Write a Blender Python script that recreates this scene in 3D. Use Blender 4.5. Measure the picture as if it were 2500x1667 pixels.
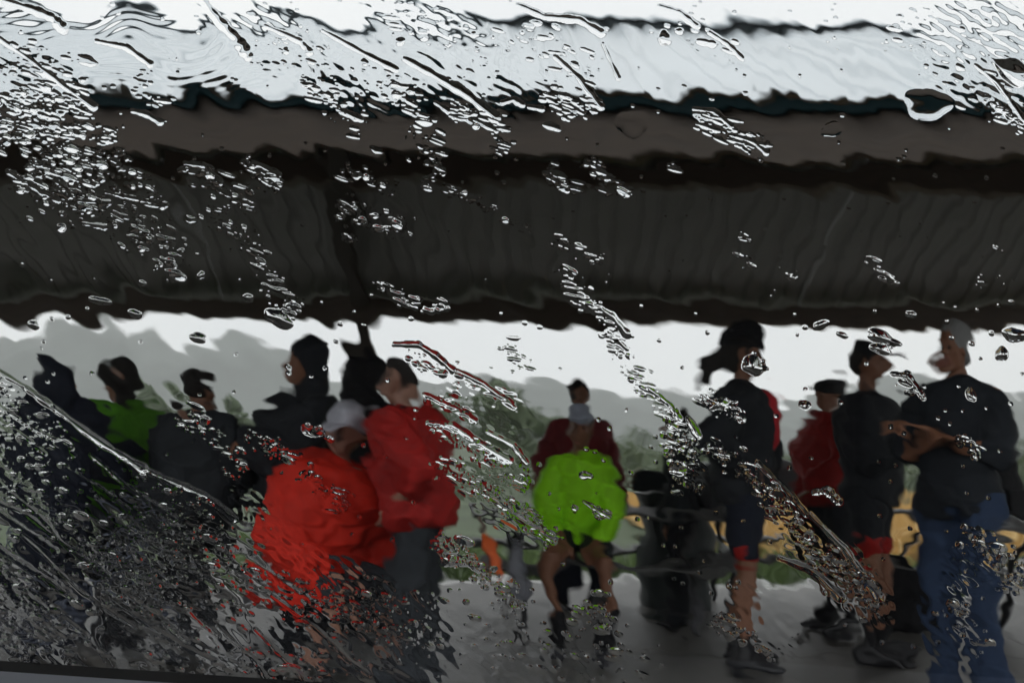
import bpy, bmesh, math, random
import numpy as np
from mathutils import Vector, Matrix
R = math.radians
random.seed(7)
np.random.seed(7)
for o in list(bpy.data.objects):
    bpy.data.objects.remove(o)
scene = bpy.context.scene
col = scene.collection

# ------------------------------------------------------------------ camera
CAM = Vector((0.0, 0.0, 1.2))
cd = bpy.data.cameras.new('camera')
cam = bpy.data.objects.new('camera', cd)
col.objects.link(cam)
cd.sensor_width = 36.0
cd.lens = 35.2
cd.clip_start = 0.01
cd.clip_end = 9000.0
PITCH, ROLL = 5.7, 0.75
CAMR = Matrix.Rotation(R(90 + PITCH), 3, 'X') @ Matrix.Rotation(R(ROLL), 3, 'Z')
cam.matrix_world = Matrix.Translation(CAM) @ CAMR.to_4x4()
cd.dof.use_dof = True
cd.dof.focus_distance = 0.515
cd.dof.aperture_fstop = 13.0
scene.camera = cam
F = 35.2 / 36.0 * 1024

def ray(px, py):
    """direction through a picture point (1024 x 682)"""
    return CAMR @ Vector(((px - 512) / F, -(py - 341) / F, -1.0))

def at(px, py, y):
    d = ray(px, py)
    return CAM + d * (y / d.y)

# ------------------------------------------------------------------ sky, light
SUN_EL, SUN_ROT = 50.0, 150.0
w = bpy.data.worlds.new('World')
scene.world = w
w.use_nodes = True
nt = w.node_tree
nt.nodes.clear()
wo = nt.nodes.new('ShaderNodeOutputWorld')
bg = nt.nodes.new('ShaderNodeBackground')
sky = nt.nodes.new('ShaderNodeTexSky')
sky.sky_type = 'NISHITA'
sky.sun_disc = False
sky.sun_elevation = R(SUN_EL)
sky.sun_rotation = R(SUN_ROT)
sc_ = nt.nodes.new('ShaderNodeVectorMath'); sc_.operation = 'SCALE'
sc_.inputs['Scale'].default_value = 0.1
cloudn = nt.nodes.new('ShaderNodeTexNoise')
cloudn.inputs['Scale'].default_value = 2.2
cloudn.inputs['Detail'].default_value = 4.0
cr = nt.nodes.new('ShaderNodeValToRGB')
cr.color_ramp.elements[0].position = 0.3
cr.color_ramp.elements[0].color = (0.93, 0.95, 0.98, 1)
cr.color_ramp.elements[1].position = 0.7
cr.color_ramp.elements[1].color = (1.08, 1.08, 1.07, 1)
mx = nt.nodes.new('ShaderNodeMix'); mx.data_type = 'RGBA'
mx.inputs[0].default_value = 0.94
tc = nt.nodes.new('ShaderNodeTexCoord')
nt.links.new(tc.outputs['Generated'], cloudn.inputs['Vector'])
nt.links.new(cloudn.outputs['Fac'], cr.inputs['Fac'])
nt.links.new(sky.outputs[0], sc_.inputs[0])
nt.links.new(sc_.outputs[0], mx.inputs[6])
nt.links.new(cr.outputs[0], mx.inputs[7])
nt.links.new(mx.outputs[2], bg.inputs['Color'])
bg.inputs['Strength'].default_value = 1.1
nt.links.new(bg.outputs[0], wo.inputs['Surface'])
sl = bpy.data.lights.new('sun', 'SUN')
sl.energy = 0.5
sl.angle = R(25)
sl.color = (1.0, 0.97, 0.93)
so = bpy.data.objects.new('sun', sl)
col.objects.link(so)
_sd = Vector((math.sin(R(SUN_ROT)) * math.cos(R(SUN_EL)), math.cos(R(SUN_ROT)) * math.cos(R(SUN_EL)), math.sin(R(SUN_EL))))
so.rotation_euler = _sd.to_track_quat('Z', 'Y').to_euler()
scene.view_settings.view_transform = 'Standard'
scene.view_settings.look = 'None'
scene.view_settings.exposure = 0.0
scene.view_settings.gamma = 1.0
try:
    scene.view_settings.use_curve_mapping = False
except Exception:
    pass
cy = scene.cycles
cy.max_bounces = 14
cy.diffuse_bounces = 3
cy.glossy_bounces = 4
cy.transmission_bounces = 12
cy.transparent_max_bounces = 8
cy.volume_bounces = 3
cy.caustics_reflective = True
cy.caustics_refractive = True
cy.blur_glossy = 0.5
cy.sample_clamp_indirect = 6.0
cy.use_denoising = True

# ------------------------------------------------------------------ materials
def mat(name, color, rough=0.7, metal=0.0, var=0.15, scale=8.0, bump=0.0, spec=0.5, coat=0.0, wetscale=None, stretch=None, sheen=0.0):
    m = bpy.data.materials.new(name)
    m.use_nodes = True
    n = m.node_tree
    b = n.nodes['Principled BSDF']
    t = n.nodes.new('ShaderNodeTexCoord')
    mp = n.nodes.new('ShaderNodeMapping')
    if stretch:
        mp.inputs['Scale'].default_value = stretch
    n.links.new(t.outputs['Object'], mp.inputs['Vector'])
    ns = n.nodes.new('ShaderNodeTexNoise')
    ns.inputs['Scale'].default_value = scale
    ns.inputs['Detail'].default_value = 6.0
    n.links.new(mp.outputs[0], ns.inputs['Vector'])
    rp = n.nodes.new('ShaderNodeValToRGB')
    c = Vector(color)
    lo, hi = c * (1 - var), c * (1 + var)
    rp.color_ramp.elements[0].position = 0.3
    rp.color_ramp.elements[1].position = 0.7
    rp.color_ramp.elements[0].color = (*[max(0, x) for x in lo], 1)
    rp.color_ramp.elements[1].color = (*[min(1, x) for x in hi], 1)
    n.links.new(ns.outputs['Fac'], rp.inputs['Fac'])
    n.links.new(rp.outputs[0], b.inputs['Base Color'])
    b.inputs['Roughness'].default_value = rough
    b.inputs['Metallic'].default_value = metal
    b.inputs['Specular IOR Level'].default_value = spec
    if coat:
        b.inputs['Coat Weight'].default_value = coat
        b.inputs['Coat Roughness'].default_value = 0.1
    if sheen:
        b.inputs['Sheen Weight'].default_value = sheen
    if bump:
        bp = n.nodes.new('ShaderNodeBump')
        bp.inputs['Strength'].default_value = bump
        bp.inputs['Distance'].default_value = 0.01
        n.links.new(ns.outputs['Fac'], bp.inputs['Height'])
        n.links.new(bp.outputs[0], b.inputs['Normal'])
    if wetscale:
        n2 = n.nodes.new('ShaderNodeTexNoise')
        n2.inputs['Scale'].default_value = wetscale
        n2.inputs['Detail'].default_value = 3.0
        n.links.new(t.outputs['Object'], n2.inputs['Vector'])
        r2 = n.nodes.new('ShaderNodeMapRange')
        r2.inputs['From Min'].default_value = 0.4
        r2.inputs['From Max'].default_value = 0.6
        r2.inputs['To Min'].default_value = 0.12
        r2.inputs['To Max'].default_value = rough
        n.links.new(n2.outputs['Fac'], r2.inputs['Value'])
        n.links.new(r2.outputs[0], b.inputs['Roughness'])
    return m

_mc = {}
def M(key, *a, **k):
    if key not in _mc:
        _mc[key] = mat(key, *a, **k)
    return _mc[key]

def cloth(name, c, rough=0.8):
    return M('cloth ' + name, c, rough=rough, var=0.2, scale=18, bump=0.3, spec=0.25)

# ------------------------------------------------------------------ helpers
def tag(o, label=None, cat=None, group=None, kind=None):
    if label: o['label'] = label
    if cat: o['category'] = cat
    if group: o['group'] = group
    if kind: o['kind'] = kind
    return o

def empty(name, loc=(0, 0, 0), rz=0.0, **k):
    o = bpy.data.objects.new(name, None)
    col.objects.link(o)
    o.location = loc
    o.rotation_euler = (0, 0, rz)
    o.empty_display_size = 0.1
    return tag(o, **k)

class MB:
    """collects pieces of one mesh"""
    def __init__(self, m=None):
        self.v, self.f, self.M = [], [], (m or Matrix.Identity(4))
    def add(self, vs, fs):
        n = len(self.v)
        self.v += [tuple(self.M @ Vector(p)) for p in vs]
        self.f += [tuple(i + n for i in q) for q in fs]
        return self
    def box(self, lo, hi, rot=None):
        x0, y0, z0 = lo; x1, y1, z1 = hi
        vs = [(x0,y0,z0),(x1,y0,z0),(x1,y1,z0),(x0,y1,z0),(x0,y0,z1),(x1,y0,z1),(x1,y1,z1),(x0,y1,z1)]
        if rot is not None:
            c = Vector(((x0+x1)/2, (y0+y1)/2, (z0+z1)/2))
            vs = [rot @ (Vector(p) - c) + c for p in vs]
        return self.add(vs, [(0,3,2,1),(4,5,6,7),(0,1,5,4),(1,2,6,5),(2,3,7,6),(3,0,4,7)])
    def beam(self, a, b, w, h, up=(0, 0, 1)):
        a, b = Vector(a), Vector(b)
        d = (b - a).normalized()
        s = d.cross(Vector(up)).normalized()
        u = s.cross(d)
        vs = [p + s * (i * w / 2) + u * (j * h / 2) for p in (a, b) for i, j in ((-1,-1),(1,-1),(1,1),(-1,1))]
        return self.add(vs, [(0,3,2,1),(4,5,6,7),(0,1,5,4),(1,2,6,5),(2,3,7,6),(3,0,4,7)])
    def cap(self, p0, r0, p1, r1, n=12, k=3, flat=None):
        """tapered limb with round ends"""
        p0, p1 = Vector(p0), Vector(p1)
        d = p1 - p0
        L = d.length
        d = d / L if L > 1e-6 else Vector((0, 0, 1))
        s = d.orthogonal().normalized(); u = d.cross(s)
        rings = []
        for i in range(k):
            a = (i + .5) / (k) * math.pi / 2
            rings.append((p0 - d * r0 * math.cos(a), r0 * math.sin(a)))
        rings += [(p0, r0), (p1, r1)]
        for i in range(k - 1, -1, -1):
            a = (i + .5) / (k) * math.pi / 2
            rings.append((p1 + d * r1 * math.cos(a), r1 * math.sin(a)))
        vs, fs = [], []
        for c, r in rings:
            for j in range(n):
                t = 2 * math.pi * j / n
                vs.append(c + s * (r * math.cos(t)) + u * (r * math.sin(t)))
        for i in range(len(rings) - 1):
            for j in range(n):
                q = (j + 1) % n
                fs.append((i*n+j, i*n+q, (i+1)*n+q, (i+1)*n+j))
        fs.append(tuple(range(n - 1, -1, -1)))
        fs.append(tuple((len(rings)-1)*n + j for j in range(n)))
        return self.add(vs, fs)
    def tube(self, pts, r, n=8):
        for a, b in zip(pts, pts[1:]):
            self.cap(a, r, b, r, n, 1)
        return self
    def ell(self, c, r, rot=None, n=16, k=10):
        c = Vector(c)
        vs, fs = [], []
        for i in range(1, k):
            a = math.pi * i / k
            for j in range(n):
                t = 2 * math.pi * j / n
                p = Vector((r[0]*math.sin(a)*math.cos(t), r[1]*math.sin(a)*math.sin(t), -r[2]*math.cos(a)))
                if rot is not None: p = rot @ p
                vs.append(c + p)
        for i in range(k - 2):
            for j in range(n):
                q = (j + 1) % n
                fs.append((i*n+j, i*n+q, (i+1)*n+q, (i+1)*n+j))
        fs.append(tuple(range(n - 1, -1, -1)))
        fs.append(tuple((k-2)*n + j for j in range(n)))
        return self.add(vs, fs)
    def loft(self, rings, n=20, p=2.4):
        """rings: (centre, rx, ry) stacked horizontal sections, rounded-square power p"""
        vs, fs = [], []
        for c, rx, ry in rings:
            c = Vector(c)
            for j in range(n):
                t = 2 * math.pi * j / n
                ct, st = math.cos(t), math.sin(t)
                vs.append(c + Vector((rx*math.copysign(abs(ct)**(2/p), ct), ry*math.copysign(abs(st)**(2/p), st), 0)))
        for i in range(len(rings) - 1):
            for j in range(n):
                q = (j + 1) % n
                fs.append((i*n+j, i*n+q, (i+1)*n+q, (i+1)*n+j))
        fs.append(tuple(range(n - 1, -1, -1)))
        fs.append(tuple((len(rings)-1)*n + j for j in range(n)))
        return self.add(vs, fs)
    def mesh(self, name):
        me = bpy.data.meshes.new(name)
        me.from_pydata(self.v, [], self.f)
        me.validate()
        me.update()
        return me
    def build(self, name, m, parent=None, smooth=False, bevel=0.0, voxel=0.0, relax=0, wrinkle=0.0, seed=0):
        me = self.mesh(name)
        o = bpy.data.objects.new(name, me)
        col.objects.link(o)
        if voxel:
            md = o.modifiers.new('r', 'REMESH'); md.mode = 'VOXEL'; md.voxel_size = voxel
            md.use_smooth_shade = True
            if relax:
                sm = o.modifiers.new('s', 'SMOOTH'); sm.factor = 0.5; sm.iterations = relax
        elif bevel:
            bv = o.modifiers.new('b', 'BEVEL'); bv.width = bevel; bv.segments = 2; bv.limit_method = 'ANGLE'
        if o.modifiers:
            dg = bpy.context.evaluated_depsgraph_get()
            me2 = bpy.data.meshes.new_from_object(o.evaluated_get(dg))
            o.modifiers.clear()
            o.data = me2
            bpy.data.meshes.remove(me)
            me = me2
            me.name = name
        if wrinkle:
            nv = len(me.vertices)
            co = np.empty(nv*3, np.float32); no = np.empty(nv*3, np.float32)
            me.vertices.foreach_get('co', co); me.vertices.foreach_get('normal', no)
            co = co.reshape(-1, 3); no = no.reshape(-1, 3)
            rg = np.random.RandomState(seed + 11)
            d = np.zeros(nv, np.float32)
            for _ in range(7):
                k = rg.normal(0, 1, 3) * np.array([15, 15, 22])
                wob = np.sin(co @ (rg.normal(0, 1, 3) * 14) + rg.uniform(0, 6))
                d += (1 - np.abs(np.sin(co @ k + 1.4*wob + rg.uniform(0, 6)))) - 0.36
            co = co + no * (d / 7 * wrinkle * 2.2)[:, None]
            me.vertices.foreach_set('co', co.astype(np.float32).ravel())
            me.update()
        me.materials.clear()
        me.materials.append(m)
        if smooth or voxel:
            me.polygons.foreach_set('use_smooth', np.ones(len(me.polygons), bool))
        if parent is not None:
            o.parent = parent
        return o

def grid_mesh(name, X, Y, Z, m, smooth=True):
    """X, Y, Z: 2-D arrays"""
    ny, nx = X.shape
    me = bpy.data.meshes.new(name)
    co = np.stack([X, Y, Z], -1).reshape(-1, 3).astype(np.float32)
    idx = np.arange(ny*nx, dtype=np.int32).reshape(ny, nx)
    q = np.stack([idx[:-1, :-1], idx[:-1, 1:], idx[1:, 1:], idx[1:, :-1]], -1).reshape(-1, 4)
    return raw_mesh(name, co, q, m, smooth)

def raw_mesh(name, co, q, m, smooth=True):
    me = bpy.data.meshes.new(name)
    me.vertices.add(len(co))
    me.vertices.foreach_set('co', np.ascontiguousarray(co, dtype=np.float32).ravel())
    me.loops.add(q.size)
    me.loops.foreach_set('vertex_index', np.ascontiguousarray(q, dtype=np.int32).ravel())
    me.polygons.add(len(q))
    me.polygons.foreach_set('loop_start', np.arange(len(q), dtype=np.int32) * q.shape[1])
    me.update(calc_edges=True)
    if smooth:
        me.polygons.foreach_set('use_smooth', np.ones(len(q), bool))
    me.materials.append(m)
    o = bpy.data.objects.new(name, me)
    col.objects.link(o)
    return o
# ------------------------------------------------------------------ ground and far land
def gz(x, y):
    """height of the land beyond the slab"""
    s = np.clip((np.asarray(y, float) - 15.0) / 20.0, 0, None)
    return -0.036 * np.clip(np.asarray(y, float) - 15.0, 0, 120) * np.clip(s, 0, 1) + 0*np.asarray(x, float)

asphalt = M('wet asphalt', (0.07, 0.07, 0.072), rough=0.5, var=0.25, scale=30, bump=0.15, wetscale=0.8)
concrete = M('damp concrete', (0.095, 0.090, 0.082), rough=0.5, var=0.32, scale=2.2, bump=0.2)
field_m = M('dry golden field', (0.40, 0.27, 0.10), rough=0.9, var=0.3, scale=0.5)
meadow_m = M('green meadow', (0.07, 0.095, 0.05), rough=0.9, var=0.3, scale=0.3)
grass_m = M('grass blades', (0.10, 0.155, 0.045), rough=0.7, var=0.3, scale=3)
straw_m = M('ripe straw', (0.48, 0.31, 0.11), rough=0.8, var=0.25, scale=3)

ys = np.concatenate([np.linspace(-60, 14, 20), np.linspace(15, 160, 60), np.array([200, 300, 500, 900, 1300, 1700, 2040])])
xs = np.concatenate([-np.array([1740, 1300, 900, 400, 200, 100])*1.0, np.linspace(-60, 60, 25), np.array([100, 200, 400, 900, 1300, 1740])*1.0])
X, Y = np.meshgrid(xs, ys)
g = grid_mesh('ground', X, Y, gz(X, Y) - 0.16, meadow_m)
tag(g, kind='structure')

def sheet(name, x0, x1, y0, y1, z, m, n=2):
    xs = np.linspace(x0, x1, 2*n); ys = np.linspace(y0, y1, n)
    X, Y = np.meshgrid(xs, ys)
    o = grid_mesh(name, X, Y, gz(X, Y) + z, m)
    return tag(o, kind='structure')
sheet('car_park', -30, 30, -20, 3.05, -0.152, asphalt)
sheet('path', -30, 30, 8.75, 9.75, -0.10, M('pale wet path', (0.48, 0.48, 0.47), rough=0.45, var=0.12, scale=3, wetscale=1.0))
sheet('golden_field', 2.0, 60, 11.6, 42, -0.09, field_m, 20)
# concrete slab of the shelter with a real edge, cast in bays
slab = empty('concrete_floor', (0, 0, 0)); tag(slab, kind='structure')
bx = [-8, -5.2, -2.4, 0.4, 3.2, 6.0, 8.8]
for a, b in zip(bx, bx[1:]):
    for c, d in ((3.1, 5.9), (5.9, 8.7)):
        MB().box((a+.005, c+.005, -0.15), (b-.005, d-.005, 0.0)).build('slab_bay', concrete, slab, bevel=0.008)

def blades(name, n, x0, x1, y0, y1, h, wd, m, z=-0.1, lean=.3, seed=1):
    rg = np.random.RandomState(seed)
    y = y0 + (y1 - y0) * rg.rand(n)**1.3
    x = (rg.uniform(x0, x1, n) * (y / y1)) if x0 < 0 else rg.uniform(x0, x1, n)
    a = rg.uniform(0, 6.28, n)
    hh = h * rg.uniform(.5, 1.2, n)
    base = np.stack([x, y, gz(x, y) + z], -1)
    dx = np.stack([np.cos(a), np.sin(a), 0*a], -1) * wd/2
    ln = np.stack([rg.normal(0, lean, n)*hh, rg.normal(0, lean, n)*hh, hh], -1)
    mid = base + ln*np.array([.4, .4, .6])
    co = np.stack([base - dx, base + dx, mid + dx*.8, mid - dx*.8, base + ln + dx*.1, base + ln - dx*.1], 1).reshape(-1, 3)
    i = np.arange(n)[:, None]*6
    q = np.concatenate([i + np.array([0, 1, 2, 3]), i + np.array([3, 2, 4, 5])])
    return tag(raw_mesh(name, co, q, m), kind='stuff')
tag(blades('grass', 11000, -9, 9, 9.75, 12.2, .13, .02, grass_m), 'rough green grass growing beyond the wet path', 'grass')
tag(blades('straw', 12000, 1.9, 20, 11.7, 34, .28, .035, straw_m, lean=.2, seed=3), 'ripe golden straw standing in the field', 'crop')

# distant hills: real terrain ridges
def ridge(name, D, depth, prof, m, seed, rough):
    px = np.array([p[0]*0.4354 for p in prof]); py = np.array([p[1]*0.4354 for p in prof])
    xs = np.linspace(-1.1*D, 1.1*D, 240)
    pxs = 512 + xs / D * F
    el = (442 - np.interp(pxs, px, py)) / F
    top = el * D
    rg = np.random.RandomState(seed)
    rows = []
    ts = np.linspace(-1, 1, 26)
    noise = np.zeros((len(ts), len(xs)))
    for k in range(5):
        f = 2**k
        ph = rg.uniform(0, 6.28, 4)
        noise += (np.sin(xs[None]/D*9*f + ph[0] + 2*np.sin(ts[:, None]*3*f+ph[1])) * np.sin(ts[:, None]*4*f + ph[2] + xs[None]/D*5*f)) / f
    prof_t = np.clip(1 - np.abs(ts), 0, 1)**1.1
    Z = top[None]*prof_t[:, None] * (1 + 0.10*noise*(prof_t[:, None] < .97)) + rough*noise*prof_t[:, None] - 8
    X = np.repeat(xs[None], len(ts), 0)
    Y = D + ts[:, None]*depth + 0*X
    return tag(grid_mesh(name, X, Y, Z, m), kind='structure')
hill_m = M('forested hillside', (0.085, 0.10, 0.092), rough=0.95, var=0.3, scale=0.01)
ridge('hills', 1500, 500, [(-2000,830),(-400,800),(0,800),(90,815),(130,760),(160,775),(215,735),(300,765),(330,750),(400,785),(560,770),(650,800),(760,850),(900,875),(1060,868),(1150,868),(1280,878),(1420,882),(1500,890),(1560,878),(1700,900),(1820,905),(1930,872),(2030,868),(2130,842),(2220,872),(2300,888),(2352,868),(2600,820),(4200,840)], hill_m, 3, 5)
ridge('low_hills', 800, 250, [(-2000,960),(0,930),(300,915),(600,960),(900,985),(1100,950),(1300,975),(1600,990),(1900,985),(2100,960),(2352,985),(4200,960)], hill_m, 8, 3)

# trees: trunk, limbs and thousands of leaf clumps
leaf_m = M('wet green leaves', (0.10, 0.135, 0.075), rough=0.55, var=0.35, scale=1.5)
bark_m = M('grey bark', (0.12, 0.10, 0.08), rough=0.9, var=0.3, scale=4)
def tree(x, y, z, h, wd, seed, label):
    rg = np.random.RandomState(seed)
    root = empty('tree', (x, y, z), rg.uniform(0, 6), label=label, cat='tree', group='trees behind the field')
    tr = MB()
    tr.cap((0,0,0), .035*h, (0, 0, .45*h), .022*h, 10)
    lobes = []
    for k in range(9):
        a = rg.uniform(0, 6.28); rr = rg.uniform(.15, .36)*wd; zz = rg.uniform(.38, .82)*h
        c = Vector((math.cos(a)*rr, math.sin(a)*rr, zz))
        tr.cap((0, 0, .3*h), .014*h, c, .006*h, 6, 1)
        lobes.append((c, rg.uniform(.16, .27)*wd))
    lobes.append((Vector((0, 0, .85*h)), .2*wd))
    tr.build('trunk', bark_m, root)
    n = 2600
    li = rg.randint(0, len(lobes), n)
    d = rg.normal(0, 1, (n, 3)); d /= np.linalg.norm(d, axis=1)[:, None]
    r = rg.uniform(.45, 1.08, n)**.6
    c = np.array([lobes[i][0] for i in li]) + d * (r*np.array([lobes[i][1] for i in li]))[:, None] * np.array([1, 1, .85])
    s = h*.028*rg.uniform(.5, 1.3, n)
    u = rg.normal(0, 1, (n, 3)); u /= np.linalg.norm(u, axis=1)[:, None]
    v = np.cross(u, d); v /= np.linalg.norm(v, axis=1)[:, None] + 1e-6
    co = np.stack([c - u*s[:, None], c - v*s[:, None]*.6, c + u*s[:, None], c + v*s[:, None]*.6], 1).reshape(-1, 3)
    q = np.arange(n*4).reshape(-1, 4)
    cr_ = raw_mesh('crown', co, q, leaf_m, smooth=False)
    cr_.parent = root
    return root
TREES = [  # centre x, top y, width (2352 px), distance
    (330, 880, 190, 60, 'broad hazy tree on the far left behind the man in the green jacket'),
    (540, 885, 120, 70, 'pale tree between the grey hooded person and the man in black'),
    (1010, 905, 150, 64, 'leafy tree just right of the red jackets'),
    (1140, 862, 170, 52, 'tallest round green tree right of the red jackets'),
    (1235, 935, 120, 56, 'round tree just left of the maroon jacket'),
    (1470, 985, 150, 90, 'faint low tree right of the maroon jacket'),
    (1610, 1010, 120, 95, 'faint low tree behind the tall cyclist'),
    (1800, 1035, 130, 70, 'low green tree just right of the tall cyclist'),
    (1230, 1000, 120, 80, 'low bushy tree behind the sitter in bright green'),
    (2330, 1010, 120, 50, 'green tree at the right edge behind the man in jeans'),
]
for i, (x, ty, wd, D, lb) in enumerate(TREES):
    base = float(gz(0, D)) - .15
    p = at(x*.4354, ty*.4354, D)
    tree(p.x, D, base, p.z - base, wd*.4354/F*D*1.15, 40+i, lb)
# a hedge line closing the field
hg = np.random.RandomState(5)
n = 26000
x = hg.uniform(-60, 60, n); y = 46 + hg.normal(0, .8, n)
z = gz(x, y) + hg.uniform(0, 1, n)**.8 * (1.6 + .5*np.sin(x*.35) + .35*np.sin(x*1.3+1)) - .1
c = np.stack([x, y, z], -1)
u = hg.normal(0, 1, (n, 3)); u /= np.linalg.norm(u, axis=1)[:, None]
v = hg.normal(0, 1, (n, 3)); v /= np.linalg.norm(v, axis=1)[:, None]
co = np.stack([c - u*.13, c - v*.1, c + u*.13, c + v*.1], 1).reshape(-1, 3)
tag(raw_mesh('hedge', co, np.arange(n*4).reshape(-1, 4), leaf_m, smooth=False), 'long dark green hedge closing the golden field', 'hedge', kind='stuff')

# rain haze over the whole place
hz = MB().box((-1760, -120, -12), (1760, 2060, 230)).build('haze', M('x', (1, 1, 1)))
hm = bpy.data.materials.new('rain haze'); hm.use_nodes = True
hn = hm.node_tree; hn.nodes.clear()
ho = hn.nodes.new('ShaderNodeOutputMaterial'); hv = hn.nodes.new('ShaderNodeVolumePrincipled')
hv.inputs['Color'].default_value = (1, 1, 1, 1)
hv.inputs['Density'].default_value = 0.0003
hn.links.new(hv.outputs[0], ho.inputs['Volume'])
hz.data.materials.clear(); hz.data.materials.append(hm)
tag(hz, kind='stuff')
# ------------------------------------------------------------------ the picnic shelter
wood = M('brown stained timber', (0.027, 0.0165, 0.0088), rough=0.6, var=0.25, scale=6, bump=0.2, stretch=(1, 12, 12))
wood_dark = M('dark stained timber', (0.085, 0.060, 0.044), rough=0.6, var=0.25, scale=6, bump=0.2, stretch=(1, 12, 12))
teal = M('dark green eave trim', (0.006, 0.014, 0.016), rough=0.9, var=0.1, spec=.05)
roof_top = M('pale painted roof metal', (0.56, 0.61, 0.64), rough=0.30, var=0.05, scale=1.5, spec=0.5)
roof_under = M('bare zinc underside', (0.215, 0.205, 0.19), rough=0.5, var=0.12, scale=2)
NE, FE, RD = 3.44, 8.55, 6.0        # near eave, far eave, ridge distances
ez = at(512, 108, NE).z             # top of near eave
rz_ = at(512, 30, RD).z
fz = at(512, 304, FE).z
sh = empty('picnic_shelter', (0, RD, 0), label='open timber picnic shelter with a pale ribbed metal roof over the crowd', cat='shelter')
O = Vector((0, RD, 0))
def part(mb, name, m, **k):
    mb.v = [tuple(Vector(p) - O) for p in mb.v]
    return mb.build(name, m, sh, **k)
# ribbed panels; a profile across x, extruded along the slope
def panel_mesh(name, ya, za, yb, zb, wpan=1.0, pitch=1/6):
    prof = []
    nr = int(round(wpan/pitch))
    for i in range(nr):
        b = i*pitch
        prof += [(b, 0), (b + pitch*.60, 0), (b + pitch*.70, .015), (b + pitch*.90, .015)]
    prof.append((wpan, 0))
    d = Vector((0, yb-ya, zb-za)); L = d.length; d /= L
    nrm = Vector((0, -d.z, d.y))
    vs = []
    for t in (0.0, 1.0):
        for th in (0.0, 0.004):
            for px_, hz_ in prof:
                vs.append(Vector((px_, 0, 0)) + d*L*t + nrm*(hz_ + th))
    n = len(prof)
    fs, mi = [], []
    for j in range(n-1):
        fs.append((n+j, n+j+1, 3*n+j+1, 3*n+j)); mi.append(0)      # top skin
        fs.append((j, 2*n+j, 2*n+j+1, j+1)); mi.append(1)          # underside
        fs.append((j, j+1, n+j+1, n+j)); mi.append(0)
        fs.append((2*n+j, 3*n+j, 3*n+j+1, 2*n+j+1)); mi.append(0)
    fs += [(0, n, 3*n, 2*n), (n-1, 3*n-1, 4*n-1, 2*n-1)]; mi += [0, 0]
    me = bpy.data.meshes.new(name)
    me.from_pydata([tuple(v) for v in vs], [], fs)
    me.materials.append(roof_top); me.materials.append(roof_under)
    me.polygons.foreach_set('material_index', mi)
    bm = bmesh.new(); bm.from_mesh(me); bmesh.ops.recalc_face_normals(bm, faces=bm.faces); bm.to_mesh(me); bm.free()
    return me
near_me = panel_mesh('roof_panel', NE - .05, ez + .035, RD, rz_ + .01)
far_me = panel_mesh('roof_panel', RD, rz_ + .01, FE + .12, fz + .0)
for me, y0, z0 in ((near_me, NE - .05, ez + .035), (far_me, RD, rz_ + .01)):
    for i in range(15):
        o = bpy.data.objects.new('roof_panel', me); col.objects.link(o)
        o.parent = sh
        o.location = (-7.5 + i*1.0, y0 - RD, z0 + (i % 2)*.0055)
XL, XR = -7.5, 7.5
mb = MB()
mb.beam((XL, RD - .09, rz_ + .03), (XR, RD - .09, rz_ + .03), .2, .012, up=(0, -.45, 1))
mb.beam((XL, RD + .09, rz_ + .035), (XR, RD + .09, rz_ + .035), .2, .012, up=(0, .45, 1))
part(mb, 'ridge_cap', roof_top)
part(MB().box((at(1120*.4354, 28, RD).x, RD - .16, rz_ - .02), (at(2090*.4354, 28, RD).x, RD - .14, rz_ + .005)), 'ridge_gap_shade', M('black gap shade', (.01, .01, .012), rough=.9))  # added black strip paints the shade in the gaps under the ridge cap
# near eave: trim, fascia board
f0 = at(512, 110.5, NE).z; f1 = at(512, 153, NE).z
part(MB().box((XL, NE - .035, f0), (XR, NE - .01, ez + .03)), 'eave_trim', teal, bevel=.003)
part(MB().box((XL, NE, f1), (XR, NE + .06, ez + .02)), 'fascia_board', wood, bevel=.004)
# far eave beam
b0 = at(512, 325, FE).z
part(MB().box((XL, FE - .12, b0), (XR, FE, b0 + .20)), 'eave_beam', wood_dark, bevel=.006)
# under the far slope: purlin and ridge beam
def slope_z(y): return rz_ + (fz - rz_) * (y - RD) / (FE + .12 - RD)
for (ya, yb_, hh) in ((6.93, 7.09, .16),):
    part(MB().box((XL, ya, slope_z(yb_) - hh - .01), (XR, yb_, slope_z(yb_) - .01)), 'purlin', wood_dark, bevel=.005)
part(MB().box((XL, RD - .07, rz_ - .25), (XR, RD + .07, rz_ - .03)), 'ridge_beam', wood_dark, bevel=.005)
part(MB().box((XL, 4.62, (ez + rz_)/2 - .20), (XR, 4.78, (ez + rz_)/2 - .06)), 'purlin', wood_dark, bevel=.005)
xp = at(362, 330, FE - .06).x
for x in (xp, xp + 6.6, xp - 6.6):
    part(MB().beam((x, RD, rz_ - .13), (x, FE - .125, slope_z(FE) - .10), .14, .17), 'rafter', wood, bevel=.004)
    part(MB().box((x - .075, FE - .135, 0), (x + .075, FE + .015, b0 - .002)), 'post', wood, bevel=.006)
    part(MB().box((x - .10, FE - .16, 0), (x + .10, FE + .04, .09)), 'post_shoe', M('galvanised steel', (.35, .36, .37), rough=.4, metal=.8), bevel=.004)
for x in (xp - 1.5, xp + 4.1):
    part(MB().beam((x, NE + .061, ez - .07), (x, RD, rz_ - .13), .12, .16), 'rafter', wood_dark, bevel=.004)
    part(MB().box((x - .075, NE + .062, 0), (x + .075, NE + .21, f1 + .02)), 'post', wood, bevel=.006)

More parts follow.
